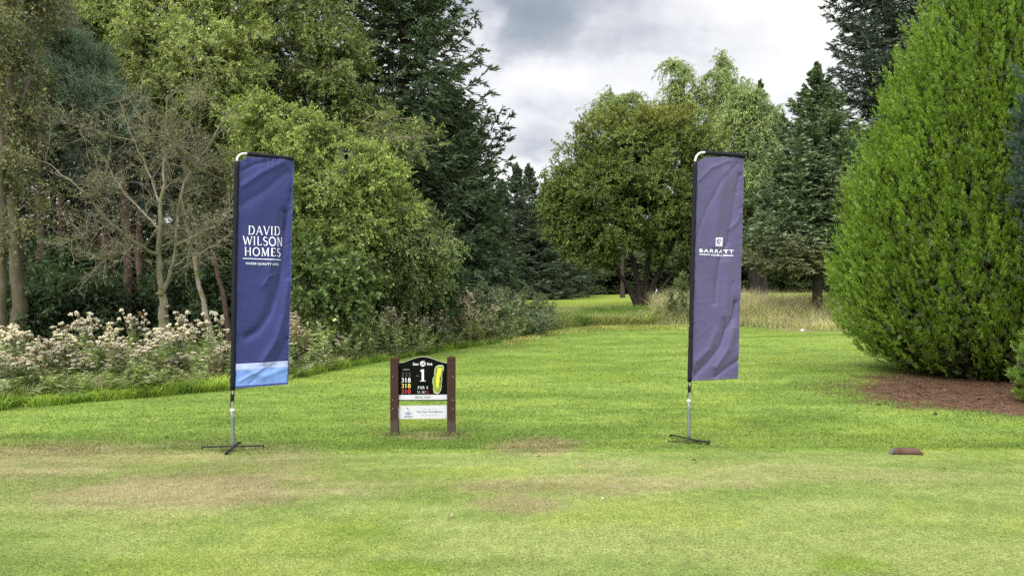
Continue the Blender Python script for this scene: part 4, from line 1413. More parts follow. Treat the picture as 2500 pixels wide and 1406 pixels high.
def cloth_mat(name, col, sheen=.25):
    m, n = mat(name)
    tcn = n.add('ShaderNodeTexCoord')
    mp = n.add('ShaderNodeMapping')
    n.link(tcn.outputs['Object'], mp.inputs[0])
    mp.inputs['Scale'].default_value = (1, 1, 1)
    nz = n.noise(mp.outputs[0], 5, 4)
    fine = n.noise(mp.outputs[0], 420, 2)
    p = n.add('ShaderNodeBsdfPrincipled')
    n.link(n.ramp(nz, [(.3, tuple(c * .92 for c in col)), (.7, tuple(c * 1.08 for c in col))]), p.inputs['Base Color'])
    p.inputs['Roughness'].default_value = .62
    p.inputs['Specular IOR Level'].default_value = .25
    p.inputs['Sheen Weight'].default_value = sheen
    mp2 = n.add('ShaderNodeMapping')
    n.link(tcn.outputs['Object'], mp2.inputs[0])
    mp2.inputs['Rotation'].default_value = (0, R(-38), 0)
    mp2.inputs['Scale'].default_value = (1.0, 1.0, 3.2)
    wr = n.noise(mp2.outputs[0], 7.5, 4, .55, .8)
    b0 = n.add('ShaderNodeBump')
    b0.inputs['Strength'].default_value = .20
    b0.inputs['Distance'].default_value = .018
    n.link(wr, b0.inputs['Height'])
    b = n.add('ShaderNodeBump')
    b.inputs['Strength'].default_value = .12
    b.inputs['Distance'].default_value = .002
    n.link(fine, b.inputs['Height'])
    n.link(b0.outputs[0], b.inputs['Normal'])
    n.link(b.outputs[0], p.inputs['Normal'])
    t = n.add('ShaderNodeBsdfTranslucent')
    t.inputs[0].default_value = (col[0], col[1], col[2], 1)
    mxs = n.add('ShaderNodeMixShader')
    mxs.inputs[0].default_value = .12
    n.link(p.outputs[0], mxs.inputs[1])
    n.link(t.outputs[0], mxs.inputs[2])
    out(n, mxs.outputs[0])
    return m


M_INK = ink_mat('printed_ink')
M_SLEEVE = plain_mat('black_sleeve', (.007, .008, .012), .7, .12, 0, .2, 40, .2)
M_POLEW = plain_mat('white_pole', (.42, .43, .41), .35, .5, 0, .06)
M_STEEL = plain_mat('galvanised_pole', (.115, .135, .122), .45, .4, .2, .15, 25)
M_BASE = plain_mat('black_foot', (.009, .009, .010), .55, .15, 0, .2)
M_COLLAR = plain_mat('collar_plastic', (.50, .50, .48), .4, .4, 0, .05)


def seg_dist(p, poly):
    """distance from points p (n,2) to a polyline"""
    best = np.full(len(p), 9.0)
    for a, b in zip(poly[:-1], poly[1:]):
        a = np.array(a)
        b = np.array(b)
        d = b - a
        t = np.clip(((p - a) @ d) / (d @ d), 0, 1)
        best = np.minimum(best, np.linalg.norm(p - a - t[:, None] * d, axis=1))
    return best


def make_flag(label, cfg, seed):
    """rectangular wind banner; cfg holds the corners of the cloth in photo pixels with their distances"""
    rng = np.random.default_rng(seed)
    (lx0, ly0), (lx1, ly1), (rx0, ry0), (rx1, ry1) = cfg['corners']      # left top, left bottom, right top, right bottom
    YL, YR = cfg['depth']
    bx, by = cfg['foot']
    base = np.array([X(bx, YL), YL, gz(X(bx, YL), YL)])
    root = thing('banner_flag', base, label, 'flag')
    LT, LB, RT, RB = P3(lx0, ly0, YL), P3(lx1, ly1, YL), P3(rx0, ry0, YR), P3(rx1, ry1, YR)
    W_, H_ = np.linalg.norm(RT - LT), np.linalg.norm(LB - LT)
    nrm = np.cross(RT - LT, LB - LT)
    nrm = nrm / np.linalg.norm(nrm)
    if nrm[1] > 0:
        nrm = -nrm

    def uv(px, py):
        px, py = np.asarray(px, float), np.asarray(py, float)
        v = (py - ly0) / (ly1 - ly0)
        for _ in range(3):
            xl = lx0 + (lx1 - lx0) * v
            xr = rx0 + (rx1 - rx0) * v
            u = (px - xl) / (xr - xl)
            yt = ly0 + (ry0 - ly0) * u
            yb_ = ly1 + (ry1 - ly1) * u
            v = (py - yt) / (yb_ - yt)
        return u, v

    folds = []
    for pts, wd, amp in cfg['folds']:
        q = np.array(pts, float)
        u, v = uv(q[:, 0], q[:, 1])
        folds.append((list(zip(u * W_, v * H_)), wd, amp))

    def disp(u, v):
        p = np.stack([u * W_, v * H_], 1)
        d = np.zeros(len(u))
        for poly, wd, amp in folds:
            dd = seg_dist(p, poly) / (wd * 1.55)
            ends = np.ones(len(u))
            d += amp * 1.15 / (1 + dd ** 2) ** 2 * ends
        d += .010 * np.sin(np.pi * u) * np.sin(2 * np.pi * (v * 1.3 + .1))
        d += .010 * (fbm(u * 2.2 + seed, v * 5 + 3, 3) - .5)
        pk = np.exp(-(1 - u) / .10)
        d += .010 * pk * (fbm(u * 3 + 5, v * 34 + u * 5 + seed, 3, .6) - .5) * 2
        pk = np.exp(-u / .09)
        d += .007 * pk * (fbm(u * 3 + 1, v * 30 - u * 9 + seed * 3, 3, .6) - .5) * 2
        # packing creases
        for k in range(14):
            vc = .04 + k * .068 + .006 * math.sin(k * 7)
            ww = vnoise(u * 4 + k * 5.3, np.full_like(u, k * 1.7)) - .35
            d += .0026 * np.clip(ww, 0, 1) * np.exp(-np.abs((v - vc + .004 * np.sin(u * 9 + k)) * H_) / .008)
        # gathers under the top sleeve and along the hem
        d += .006 * np.exp(-v / .03) * np.sin(u * 40 + 3 * np.sin(u * 11))
        d += .006 * np.exp(-(1 - v) / .035) * (fbm(u * 14 + seed, v * 2, 2) - .5) * 2
        edge = sstep(0, .04, u)
        return d * edge

    def place(u, v, lift=0.0):
        u, v = np.asarray(u, float), np.asarray(v, float)
        P = (LT * ((1 - u) * (1 - v))[:, None] + RT * (u * (1 - v))[:, None] + LB * ((1 - u) * v)[:, None] + RB * (u * v)[:, None])
        return P + nrm * (disp(u, v) + lift)[:, None]

    def surf(px, py, lift):
        u, v = uv(px, py)
        return place(u, v, lift)

    prev = 0.0
    fab = None
    for i, (nm, vend, mt, hem) in enumerate(cfg['bands']):
        nu, nv = 84, max(6, int(330 * (vend - prev)))
        uu, vv = np.meshgrid(np.linspace(0, 1, nu), np.linspace(0, 1, nv))
        top = prev
        vtop = np.where(uu < .17, .026 * (1 - uu / .17), 0) if i == 0 else prev      # cut corner beside the bent pole
        V_ = vtop + (vend - vtop) * vv
        P = place(uu.ravel(), V_.ravel())
        g = Geo()
        ii = np.arange(nu * nv).reshape(nv, nu)
        q = np.stack([ii[:-1, :-1], ii[1:, :-1], ii[1:, 1:], ii[:-1, 1:]], -1).reshape(-1, 4)
        g.add(P, q)
        o = g.build(nm, mt, root, base, smooth=True)
        so_ = o.modifiers.new('thickness', 'SOLIDIFY')
        so_.thickness = .0012
        so_.offset = -1
        if fab is None:
            fab = o
        prev = vend
    # hems along the free edge and the bottom
    g = Geo()
    for (u0, v0, u1, v1, nn) in ((.992, .006, .992, .998, 160), (.004, .994, .996, .994, 60)):
        t = np.linspace(0, 1, nn)
        for s_ in (-1, 1):
            pass
        uu, vv = u0 + (u1 - u0) * t, v0 + (v1 - v0) * t
        off = np.array([.008, 0]) if u0 == u1 else np.array([0, .0035])
        a_ = place(np.clip(uu - off[0], 0, 1), vv - off[1], .0022)
        b_ = place(np.clip(uu + off[0], 0, 1), np.clip(vv + off[1], 0, 1), .0022)
        g.polys(np.stack([a_[:-1], a_[1:], b_[1:], b_[:-1]], 1))
    g.build('hem', cfg['hem'], root, base)
    # sleeve round the pole and round the top arm
    s0, s1 = cfg['sleeve']
    top3, bot3 = P3(s0[0], s0[1], YL), P3(s1[0], s1[1], YL)
    sw = cfg['sleeve_w'] / F * YL / 2
    g = Geo()
    k = 44
    path = bot3 + (top3 - bot3) * np.linspace(0, 1, k)[:, None]
    path = path + rng.normal(size=(k, 3)) * np.array([.0012, .001, 0])
    g.tubes(path[None], (sw * (1 + .06 * rng.normal(size=k)))[None], 12, cap=True)
    g.build('pole_sleeve', M_SLEEVE, root, base, smooth=True)
    a0, a1 = cfg['arm']
    A0, A1 = P3(a0[0], a0[1], YL + (YR - YL) * .2), P3(a1[0], a1[1], YR)
    g = Geo()
    path = A0 + (A1 - A0) * np.linspace(0, 1, 16)[:, None]
    g.tubes(path[None], np.full((1, 16), cfg['arm_w'] / F * YL / 2), 12, cap=True)
    g.build('arm_sleeve', M_SLEEVE, root, base, smooth=True)
    # one pole: lower steel, upper white tube that bends into the arm
    g = Geo()
    ctrl = P3(cfg['bend'][0], cfg['bend'][1], YL)
    st = top3 - (top3 - bot3) * .01
    bendp = bez(st[None], ctrl[None], A0[None] + (A1 - A0)[None] * .03, 14)
    mid = P3(cfg['joint'][0], cfg['joint'][1], YL)
    g.tubes(np.concatenate([mid + (st - mid) * np.linspace(0, 1, 8)[:-1, None], bendp[0]])[None], np.full((1, 21), .0125), 12, cap=True)
    g.build('pole', M_POLEW, root, base, smooth=True)
    ft = base + np.array([0, 0, .01])
    g = Geo()
    g.tubes((ft + (mid - ft) * np.linspace(0, 1, 6)[:, None])[None], np.full((1, 6), .019), 14, cap=True)
    g.build('pole_socket', M_STEEL, root, base, smooth=True)
    g = Geo()
    ax = (mid - ft) / np.linalg.norm(mid - ft)
    g.tubes(np.array([[mid - ax * .014, mid - ax * .013, mid + ax * .013, mid + ax * .014]]), np.array([[.018, .0225, .0225, .018]]), 14, cap=True)
    g.build('collar', M_COLLAR, root, base, smooth=False)
    # cord that ties the sleeve down
    g = Geo()
    c0 = bot3 + np.array([sw * .7, -.012, 0])
    c1 = mid + (bot3 - mid) * .45 + np.array([.014, -.012, 0])
    cords = [np.stack([c0, (c0 + c1) / 2 + np.array([.004, -.004, 0]), c1, c1 + np.array([.030, -.01, -.03]) * cfg['cord']])]
    cords.append(np.stack([c0 - np.array([sw * 1.1, 0, 0]), c1 - np.array([.03, 0, .0]), c1 - np.array([.03, 0, .03]), c1 - np.array([.031, 0, .06])]))
    for cp in cords:
        g.tubes(resample(cp, 10)[None], np.full((1, 10), .004), 6)
    lw = c1 - np.array([.014, -.012, 0])
    g.tubes(np.array([[lw + ax * .0, lw + ax * .02, lw + ax * .06, lw + ax * .075]]), np.array([[.014, .0165, .0165, .014]]), 10, cap=True)
    g.build('tie_cord', M_BASE, root, base, smooth=True)
    # crossed foot bars
    for (ang, ln, zz) in cfg['bars']:
        g = Geo()
        a_ = R(ang)
        Mx = np.array([[math.cos(a_), -math.sin(a_), 0], [math.sin(a_), math.cos(a_), 0], [0, 0, 1]])
        g.box([0, 0, zz], [ln, .030, .010], M=Mx)
        for e in (-1, 1):
            g.box(Mx @ np.array([e * (ln / 2 - .004), 0, 0]) + np.array([0, 0, zz - .012]), [.007, .034, .018], M=Mx)
        g.build('foot_bar', M_BASE, root, bevel=.002)
    g = Geo()
    g.tubes(np.array([[[0, 0, .0], [0, 0, .03], [0, 0, .035]]]), np.array([[.026, .024, .018]]), 14, cap=True)
    g.build('foot_hub', M_BASE, root)
    return root, surf, fab, base


NAVY = (.019, .025, .114)
M_NAVY = cloth_mat('navy_cloth', NAVY)
M_LAV = cloth_mat('lavender_band', (.34, .40, .62))
M_SKYB = cloth_mat('sky_blue_band', (.150, .265, .58))
M_PURP = cloth_mat('purple_cloth', (.062, .053, .122))
M_HEMN = cloth_mat('navy_hem', (.040, .052, .20))
M_HEMP = cloth_mat('purple_hem', (.085, .075, .15))
WHITE = (.74, .77, .82)

rt1, surf1, fab1, base1 = make_flag('navy blue banner on a leaning pole with pale blue bands at its foot', dict(
    corners=((583, 381), (575, 948), (717, 391), (703, 938)), depth=(7.9, 8.22), foot=(569, 1100),
    sleeve=((578, 394), (568, 952)), sleeve_w=12.5, arm=((603, 376), (716, 388)), arm_w=10.5, bend=(577, 371), joint=(567.5, 1001), cord=.4,
    bands=(('cloth', .895, M_NAVY, None), ('pale_band', .922, M_LAV, None), ('blue_band', 1.0, M_SKYB, None)), hem=M_HEMN,
    bars=((6, .62, .045), (97, .56, .036)),
    folds=[([(694, 520), (690, 600), (683, 655), (672, 715), (655, 768), (628, 806), (602, 822)], .030, -.034), ([(650, 690), (662, 640), (668, 600)], .04, .012),
           ([(703, 690), (692, 770), (672, 830), (640, 880)], .035, .022), ([(700, 830), (680, 870), (665, 900)], .03, -.020), ([(590, 455), (640, 420), (690, 396)], .028, .014),
           ([(586, 420), (620, 402), (660, 392)], .016, -.009), ([(588, 500), (640, 470), (700, 420)], .035, -.010), ([(712, 470), (700, 520), (690, 560)], .03, -.016),
           ([(600, 900), (640, 920), (690, 900)], .03, .012), ([(610, 935), (640, 905), (670, 890)], .015, -.010), ([(585, 930), (610, 915), (640, 900)], .012, .009), ([(640, 700), (655, 676), (675, 668)], .010, .007)]), 3)
g = Geo()
for s_, bx_ in (('DAVID', (605, 572.5, 685, 574.5, 21)), ('WILSON', (593, 597.5, 692, 601, 21)), ('HOMES', (596, 623.5, 687, 626.5, 20))):
    Q, ly = serif_text(s_, .112, .062, .21, .12)
    lay_quads(g, Q, ly, bx_, surf1, WHITE)
lay_quads(g, ribbon([(0, 0), (1, 0)], .08, 40), np.zeros(40, int), (592, 630.8, 687.5, 634.2, 21), surf1, WHITE)
lay_sans(g, 'WHERE QUALITY LIVES', (599, 645.6, 682, 648, 5.6), surf1, WHITE, lift=.004, spacing=1.08, bold=.008, cuts=1)
o = g.build('lettering', M_INK, fab1, base1)

rt2, surf2, fab2, base2 = make_flag('plain purple banner on a slim pole with a white tree square above its lettering', dict(
    corners=((1702, 383), (1687, 930), (1817, 386), (1802, 924)), depth=(8.47, 8.67), foot=(1682, 1070),
    sleeve=((1697, 395), (1683.5, 932)), sleeve_w=11, arm=((1721, 373), (1818, 381)), arm_w=11.5, bend=(1697, 369), joint=(1681.5, 978), cord=1.0,
    bands=(('cloth', 1.0, M_PURP, None),), hem=M_HEMP,
    bars=((-58, .58, .040), (2, .46, .012)),
    folds=[([(1806, 430), (1795, 470), (1785, 540), (1777, 590)], .030, -.022), ([(1770, 420), (1755, 480), (1745, 560), (1740, 600)], .05, .020), ([(1800, 400), (1760, 440), (1725, 510), (1700, 580)], .022, -.010),
           ([(1772, 600), (1757, 640), (1750, 690), (1745, 740)], .022, -.026), ([(1775, 640), (1770, 720), (1765, 770)], .035, .020), ([(1796, 740), (1790, 775), (1770, 805), (1756, 845), (1725, 885), (1697, 915)], .028, -.036),
           ([(1790, 800), (1775, 850), (1745, 895)], .028, .024), ([(1802, 880), (1770, 900), (1745, 920)], .020, -.022), ([(1745, 808), (1730, 850), (1700, 880)], .03, .016), ([(1690, 832), (1712, 815), (1730, 796)], .007, .004),
           ([(1700, 737), (1714, 741), (1724, 739)], .005, .003), ([(1724, 739), (1731, 725), (1738, 712)], .005, .003), ([(1697, 786), (1712, 779), (1722, 790)], .005, .003), ([(1732, 790), (1748, 800), (1760, 815)], .005, .003), ([(1790, 690), (1780, 730), (1776, 755)], .018, -.010),
           ([(1797, 462), (1808, 458)], .006, .004), ([(1795, 480), (1808, 477)], .006, .004), ([(1706, 440), (1735, 410), (1780, 392)], .020, .010), ([(1782, 560), (1800, 540), (1808, 520)], .02, .012)]), 8)
g = Geo()
lay_sans(g, 'BARRATT', (1707, 615.8, 1790, 618.6, 8.2), surf2, WHITE, lift=.005, spacing=1.25, bold=.018, cuts=3)
lay_sans(g, 'HOMES', (1736, 625, 1765, 626, 5.2), surf2, WHITE, lift=.004, spacing=1.2, bold=.012, cuts=2)
lay_quads(g, ribbon([(0, 0), (1, 0)], .2, 14), np.zeros(14, int), (1707, 620.8, 1733, 621.8, 8), surf2, WHITE)
lay_quads(g, ribbon([(0, 0), (1, 0)], .2, 14), np.zeros(14, int), (1767, 623.4, 1790, 624.2, 8), surf2, WHITE)
o = g.build('lettering', M_INK, fab2, base2)
g = Geo()
n_ = 9
for i in range(n_):
    for j in range(n_):
        a_, b_ = 1744 + 20 * i / n_, 1744 + 20 * (i + 1) / n_
        c_, d_ = 580 + 21.5 * j / n_, 580 + 21.5 * (j + 1) / n_
        lay_poly(g, [(a_, c_), (a_, d_), (b_, d_), (b_, c_)], surf2, (.50, .52, .60), .002)
DKP = (.075, .07, .17)
lay_poly(g, [(1753.5, 599), (1753.7, 591), (1754.5, 591), (1754.7, 599)], surf2, DKP, .0035)
rr_ = np.random.default_rng(2)
for k in range(26):
    a_ = rr_.uniform(0, 2 * np.pi)
    q_ = rr_.uniform(.2, 1) ** .5
    cx_, cy_ = 1754 + 6.3 * q_ * math.cos(a_), 589.5 + 5.6 * q_ * math.sin(a_)
    if cy_ > 594 and abs(cx_ - 1754) < 2:
        continue
    lay_poly(g, [(cx_ + 1.25 * math.cos(t), cy_ + 1.05 * math.sin(t)) for t in np.linspace(0, 2 * np.pi, 8)[:-1]], surf2, DKP, .0035 + k * .00004)
g.build('tree_emblem', M_INK, fab2, base2)

# ------------------------------------------------------------------ tee sign
YS = 8.95
sb = np.array([X(1033, YS), YS, gz(X(1033, YS), YS)])
sign = thing('tee_sign', sb, 'black golf tee board between two brown posts with white sponsor plate', 'sign')
M_POST = plain_mat('brown_recycled_post', (.033, .0175, .0125), .65, .08, 0, .2, 22, .3)
mpst = M_POST.node_tree
nn = NT(mpst)
pb = [q for q in mpst.nodes if q.type == 'BSDF_PRINCIPLED'][0]
rc = pb.inputs['Base Color'].links[0].from_socket
tcn = nn.add('ShaderNodeTexCoord')
sp_ = nn.add('ShaderNodeSeparateXYZ')
nn.link(tcn.outputs['Object'], sp_.inputs[0])
zz_ = nn.math('ADD', sp_.outputs[2], nn.math('MULTIPLY', nn.noise(tcn.outputs['Object'], 18, 5, .65), .16))
nn.link(nn.mix(nn.maprange(zz_, .30, .20), rc, (.045, .037, .027)), pb.inputs['Base Color'])   # weathered foot of the post
M_BLACKB = plain_mat('black_board', (.003, .0035, .003), .6, .03, 0, .2, 12)
M_EDGE = plain_mat('board_edge', (.20, .22, .16), .4, .4)
M_PLATE = plain_mat('white_plate', (.36, .365, .38), .4, .4, 0, .06, 9)
M_BOLT = plain_mat('bolt_head', (.03, .02, .018), .4, .5)


def PS(px, py, off=0.0):
    return np.array([X(px, YS), YS + off, Z(py, YS)])


def prism(geo, pts, y0, y1, col=(1, 1, 1)):
    """extrude an outline given in sign pixels between two depths"""
    n_ = len(pts)
    A = np.array([PS(a, b, y0) for a, b in pts])
    B = np.array([PS(a, b, y1) for a, b in pts])
    geo.add(np.concatenate([A, B]), [[i, (i + 1) % n_, n_ + (i + 1) % n_, n_ + i] for i in range(n_)], col)
    geo.add(A, np.arange(n_)[::-1].reshape(1, -1), col)
    geo.add(B, np.arange(n_).reshape(1, -1), col)


for (x0, x1, yt, ybm) in ((954.2, 973.4, 879.5, 1056), (1092.2, 1111.6, 877.5, 1054)):
    g = Geo()
    hw = .048
    prism(g, [(x0, ybm + 14), (x0, yt + .6), (x1, yt + .6), (x1, ybm + 14)], -hw, hw)
    post = g.build('post', M_POST, sign, sb, bevel=.004)
    g = Geo()
    xm = (x0 + x1) / 2
    prism(g, [(x0 + .9, yt + .6), (x0 + .9, yt - .6), (x1 - .9, yt - .6), (x1 - .9, yt + .6)], -hw * .92, hw * .92)
    prism(g, [(x0 - .3, yt - .6), (x0 - .3, yt - 5.2), (x1 + .3, yt - 5.2), (x1 + .3, yt - .6)], -hw * 1.03, hw * 1.03)
    ap = PS(xm, yt - 9.6)
    cs_ = [PS(x0 - .3, yt - 5.2, -hw * 1.03), PS(x1 + .3, yt - 5.2, -hw * 1.03), PS(x1 + .3, yt - 5.2, hw * 1.03), PS(x0 - .3, yt - 5.2, hw * 1.03)]
    for i in range(4):
        g.add(np.array([cs_[i], cs_[(i + 1) % 4], ap]), [[0, 1, 2]])
    g.build('post_cap', M_POST, post, sb)
    for by_ in (897, 940, 967, 992):
        g = Geo()
        bp = PS(x1 - 4.5 if x0 < 1000 else x0 + 4.5, by_, -hw)
        g.tubes(np.array([[bp, bp + np.array([0, -.004, 0]), bp + np.array([0, -.005, 0])]]), np.array([[.005, .005, .003]]), 8, cap=True)
        g.build('bolt', M_BOLT, post, sb)
    for by_, dx in ((918, 6), (975, 5.5), (996, 6.2)):
        g = Geo()
        c_ = PS(x0 + dx + (0 if x0 < 1000 else 8.5), by_, -hw - .0015)
        g.box(c_, [.004, .002, .012])
        g.build('paint_chip', M_PLATE, post, sb)

# the board with its bowed top
t = np.linspace(0, 1, 33)
top_c = 885.5 - 15.0 * (0.5 - .5 * np.cos(2 * np.pi * t)) ** .9
outl = [(974, 977.5)] + [(974 + 118 * a_, b_) for a_, b_ in zip(t, top_c)] + [(1092, 977.5)]
g = Geo()
prism(g, outl, -.016, .004)
board = g.build('board', M_BLACKB, sign, sb)
g = Geo()
rim = [(974 + 118 * a_, b_) for a_, b_ in zip(t, top_c)]
for (a_, b_), (c_, d_) in zip(rim[:-1], rim[1:]):
    q_ = np.array([PS(a_, b_ - .9, -.0175), PS(c_, d_ - .9, -.0175), PS(c_, d_ + .5, -.0175), PS(a_, b_ + .5, -.0175)])
    g.add(q_, [[0, 1, 2, 3]])
    q_ = np.array([PS(a_, b_ - .9, -.0175), PS(c_, d_ - .9, -.0175), PS(c_, d_ - .9, .005), PS(a_, b_ - .9, .005)])
    g.add(q_, [[0, 1, 2, 3]])
g.build('board_rim', M_EDGE, board, sb)


def sface(off):
    def f(px, py, lift):
        px, py = np.asarray(px, float), np.asarray(py, float)
        return np.stack([X(px, YS), np.full(len(px), YS + off) - lift, Z(py, YS)], 1)
    return f


sf = sface(-.016)
SW = (.50, .51, .50)
g = Geo()
lay_sans(g, 'Deer', (1008.8, 891, 1022.7, 891, 6.4), sf, SW, bold=.02)
lay_sans(g, 'Park', (1043.2, 891, 1056.4, 891, 6.4), sf, SW, bold=.02)


def st(s_, box, col, K=.165, n_=.085, ser=.28, track=.09):
    Q_, l_ = serif_text(s_, K, n_, ser, track)
    lay_quads(g, Q_, l_, box, sf, col)


st('1', (1023.4, 930, 1042.6, 930, 29), SW, .17, .09, .42)
st('YARDS', (984, 902.8, 1000, 902.8, 2.6), (.30, .30, .30), .16, .12, .2, .2)
st('333', (979.6, 918.8, 1003, 918.8, 10.4), (.055, .058, .055), .12, .06)
st('318', (979.8, 932.2, 1003.4, 932.2, 9.8), SW)
st('318', (979.8, 945.8, 1003.4, 945.8, 9.8), (.46, .38, .09))
st('310', (979.8, 959.4, 1003.4, 959.4, 9.8), (.36, .035, .035))
st('PAR 4', (1020.4, 949, 1045.2, 949, 7.2), SW, .125, .065, .2, .14)
st('S.I. 16/', (1019.2, 959, 1038.6, 959, 5.8), SW, .12, .065, .2, .12)
st('12', (1039.0, 959, 1046.6, 959, 5.8), (.24, .03, .03))
lay_poly(g, [(1016.6, 916.4), (1023.2, 916.4), (1023.2, 917.1), (1016.6, 917.1)], sf, (.2, .2, .2))
g.build('lettering', M_INK, board, sb)
g = Geo()
ZO = lambda a_, b_: (930 + a_ / 6.114, 850 + b_ / 6.114)
mp_ = [(830, 275), (860, 262), (910, 258), (935, 280), (935, 330), (915, 380), (910, 420), (915, 455), (905, 510), (905, 560), (895, 610), (870, 655), (830, 665), (795, 645), (785, 600), (788, 550), (775, 500), (780, 450), (800, 410), (800, 360), (808, 310)]
mpp = np.array([ZO(a_, b_) for a_, b_ in mp_])
cen = mpp.mean(0)
lay_poly(g, cen + (mpp - cen) * 1.06, sf, (.40, .42, .30), .0012)
lay_poly(g, mpp, sf, (.16, .22, .028), .0020)
fair = [(850, 300), (885, 285), (915, 300), (905, 350), (885, 400), (875, 460), (868, 530), (855, 590), (840, 590), (825, 540), (828, 450), (835, 380)]
lay_poly(g, [ZO(a_, b_) for a_, b_ in fair], sf, (.40, .42, .028), .0028)
rr_ = np.random.default_rng(4)
k = 0
for a_, b_, c_ in [(828, 300, 10), (826, 330, 10), (830, 355, 9), (812, 400, 8), (812, 430, 9), (806, 460, 8), (808, 490, 8), (812, 520, 8), (810, 545, 7), (818, 585, 8), (825, 610, 7), (890, 440, 16), (893, 470, 15), (888, 505, 14), (884, 535, 14),
                   (886, 570, 13), (872, 610, 12), (842, 640, 10), (860, 645, 9), (918, 330, 11), (912, 360, 9), (880, 272, 7), (905, 275, 7)]:
    px_, py_ = ZO(a_, b_)
    lay_poly(g, [(px_ + c_ / 6.1 * rr_.uniform(.7, 1.1) * math.cos(t_), py_ + c_ / 6.1 * rr_.uniform(.7, 1.1) * math.sin(t_)) for t_ in np.linspace(0, 2 * np.pi, 8)[:-1]], sf, (.055, .075, .02), .0036 + k * .00003)
    k += 1
g.build('hole_map', M_INK, board, sb)
g = Geo()
circ = lambda r_, cx=1032.6, cy=887.3, n=20: [(cx + r_ * math.cos(t_), cy + r_ * math.sin(t_)) for t_ in np.linspace(0, 2 * np.pi, n + 1)[:-1]]
lay_poly(g, circ(6.9), sf, SW, .0012)
lay_poly(g, circ(5.7), sf, (.012, .013, .012), .0018)
lay_poly(g, circ(4.9), sf, SW, .0024)
lay_poly(g, [(1029.6, 890.6), (1029.4, 887.2), (1031.4, 886.4), (1033.8, 886.2), (1034.6, 883.9), (1036.4, 884.6), (1035.6, 886.8), (1035.4, 891.0), (1034.4, 891.0), (1034.0, 888.6), (1031.0, 888.8), (1030.6, 891.2)], sf, (.012, .013, .012), .0030)
for s_ in (-1, 1):
    lay_poly(g, [(1034.4, 884.2), (1034.4 + s_ * 2.2, 880.2), (1034.4 + s_ * 2.7, 880.4), (1034.8, 884.2)], sf, SW if s_ > 0 else (.3, .3, .3), .0034 + .0001 * s_)
g.build('stag_emblem', M_INK, board, sb)
# name strip and sponsor plate
g = Geo()
prism(g, [(974.2, 975.3), (974.2, 963.2), (1091.8, 962.4), (1091.8, 973.6), (1090.6, 974.8)], -.0195, -.0165)
plate = g.build('name_plate', M_PLATE, board, sb)
sf = sface(-.0195)
g = Geo()
st('ROYAL STAG', (1014.5, 971.2, 1051.9, 970.8, 4.9), (.10, .11, .13), .17, .1, .25, .1)
g.build('lettering', M_INK, plate, sb)
g = Geo()
prism(g, [(973.4, 1021.6), (973.4, 989.8), (1092.4, 987.8), (1092.4, 1020.6)], -.022, -.016)
plate2 = g.build('sponsor_plate', M_PLATE, sign, sb, bevel=.001)
sf = sface(-.022)
g = Geo()
lay_sans(g, 'The Deer Park Masters', (1017.5, 1006.2, 1082.2, 1005.2, 4.2), sf, (.085, .13, .17), bold=.012)
lay_sans(g, 'Proud supporters of', (1032.2, 998.4, 1065.8, 997.8, 2.1), sf, (.24, .30, .36))
lay_sans(g, 'www.emtecgroup.co.uk', (1027.8, 1013.0, 1071, 1012.4, 2.2), sf, (.24, .30, .36))
lay_sans(g, 'emtec', (986.8, 1017.4, 1006.6, 1017.2, 4.6), sf, (.07, .08, .13), bold=.01)
g.build('lettering', M_INK, plate2, sb)
g = Geo()
for k, (dx, dy, sx, sy) in enumerate(((0, -2.2, 4.2, 1.5), (-5, 0, 3.6, 1.5), (5, 0, 3.6, 1.5), (0, 2.2, 4.2, 1.5))):
    cx_, cy_ = 997.1 + dx, 1008.3 + dy
    lay_poly(g, [(cx_ - sx, cy_), (cx_, cy_ - sy), (cx_ + sx, cy_), (cx_, cy_ + sy)], sf, (.045, .07, .20) if k != 3 else (.03, .16, .30), .0012 + k * .0003)
lay_poly(g, [(997.2, 993.6), (997.2, 996.6), (992.6, 995.0)], sf, (.02, .02, .03))
lay_poly(g, [(997.2, 993.6), (997.6, 993.6), (997.2, 1004.5), (996.8, 1004.5)], sf, (.2, .2, .24), .0030)
g.build('company_emblem', M_INK, plate2, sb)
for px_, py_ in ((976, 993), (1090, 991), (976, 1019.5), (1090, 1018), (976.3, 888.6), (1089.6, 887)):
    g = Geo()
    bp = PS(px_, py_, -.022 if py_ > 980 else -.016)
    g.tubes(np.array([[bp, bp + np.array([0, -.003, 0])]]), np.full((1, 2), .0042), 8, cap=True)
    g.build('screw', M_BOLT, plate2 if py_ > 980 else board, sb)

# ------------------------------------------------------------------ tee marker
Ym = 7.66
mb = np.array([X(2212, Ym), Ym, gz(X(2212, Ym), Ym)])
mk = thing('tee_marker', mb, 'brown half round wooden tee marker with slanted ends on the turf', 'tee marker')
M_MARK = bark_mat('painted_log', (.050, .028, .020), (.092, .054, .041), 9, .15)
M_MEND = plain_mat('sawn_end', (.085, .085, .095), .7, .2, 0, .3, 40)
g = Geo()
n_ = 20
ra, hl = .040, .165
prof = [(ra * math.cos(t_), .030 + ra * math.sin(t_)) for t_ in np.linspace(-.75, np.pi + .75, n_)]
vv = []
for s_ in (-1, 1):
    for y_, z_ in prof:
        vv.append((s_ * (hl - z_ * .85), y_, z_ - .004))
ii = np.arange(n_)
g.add(vv, np.stack([ii[:-1], ii[1:], ii[1:] + n_, ii[:-1] + n_], 1))
g.add(vv, [[0, n_, 2 * n_ - 1, n_ - 1]])
g.build('log', M_MARK, mk, smooth=True)
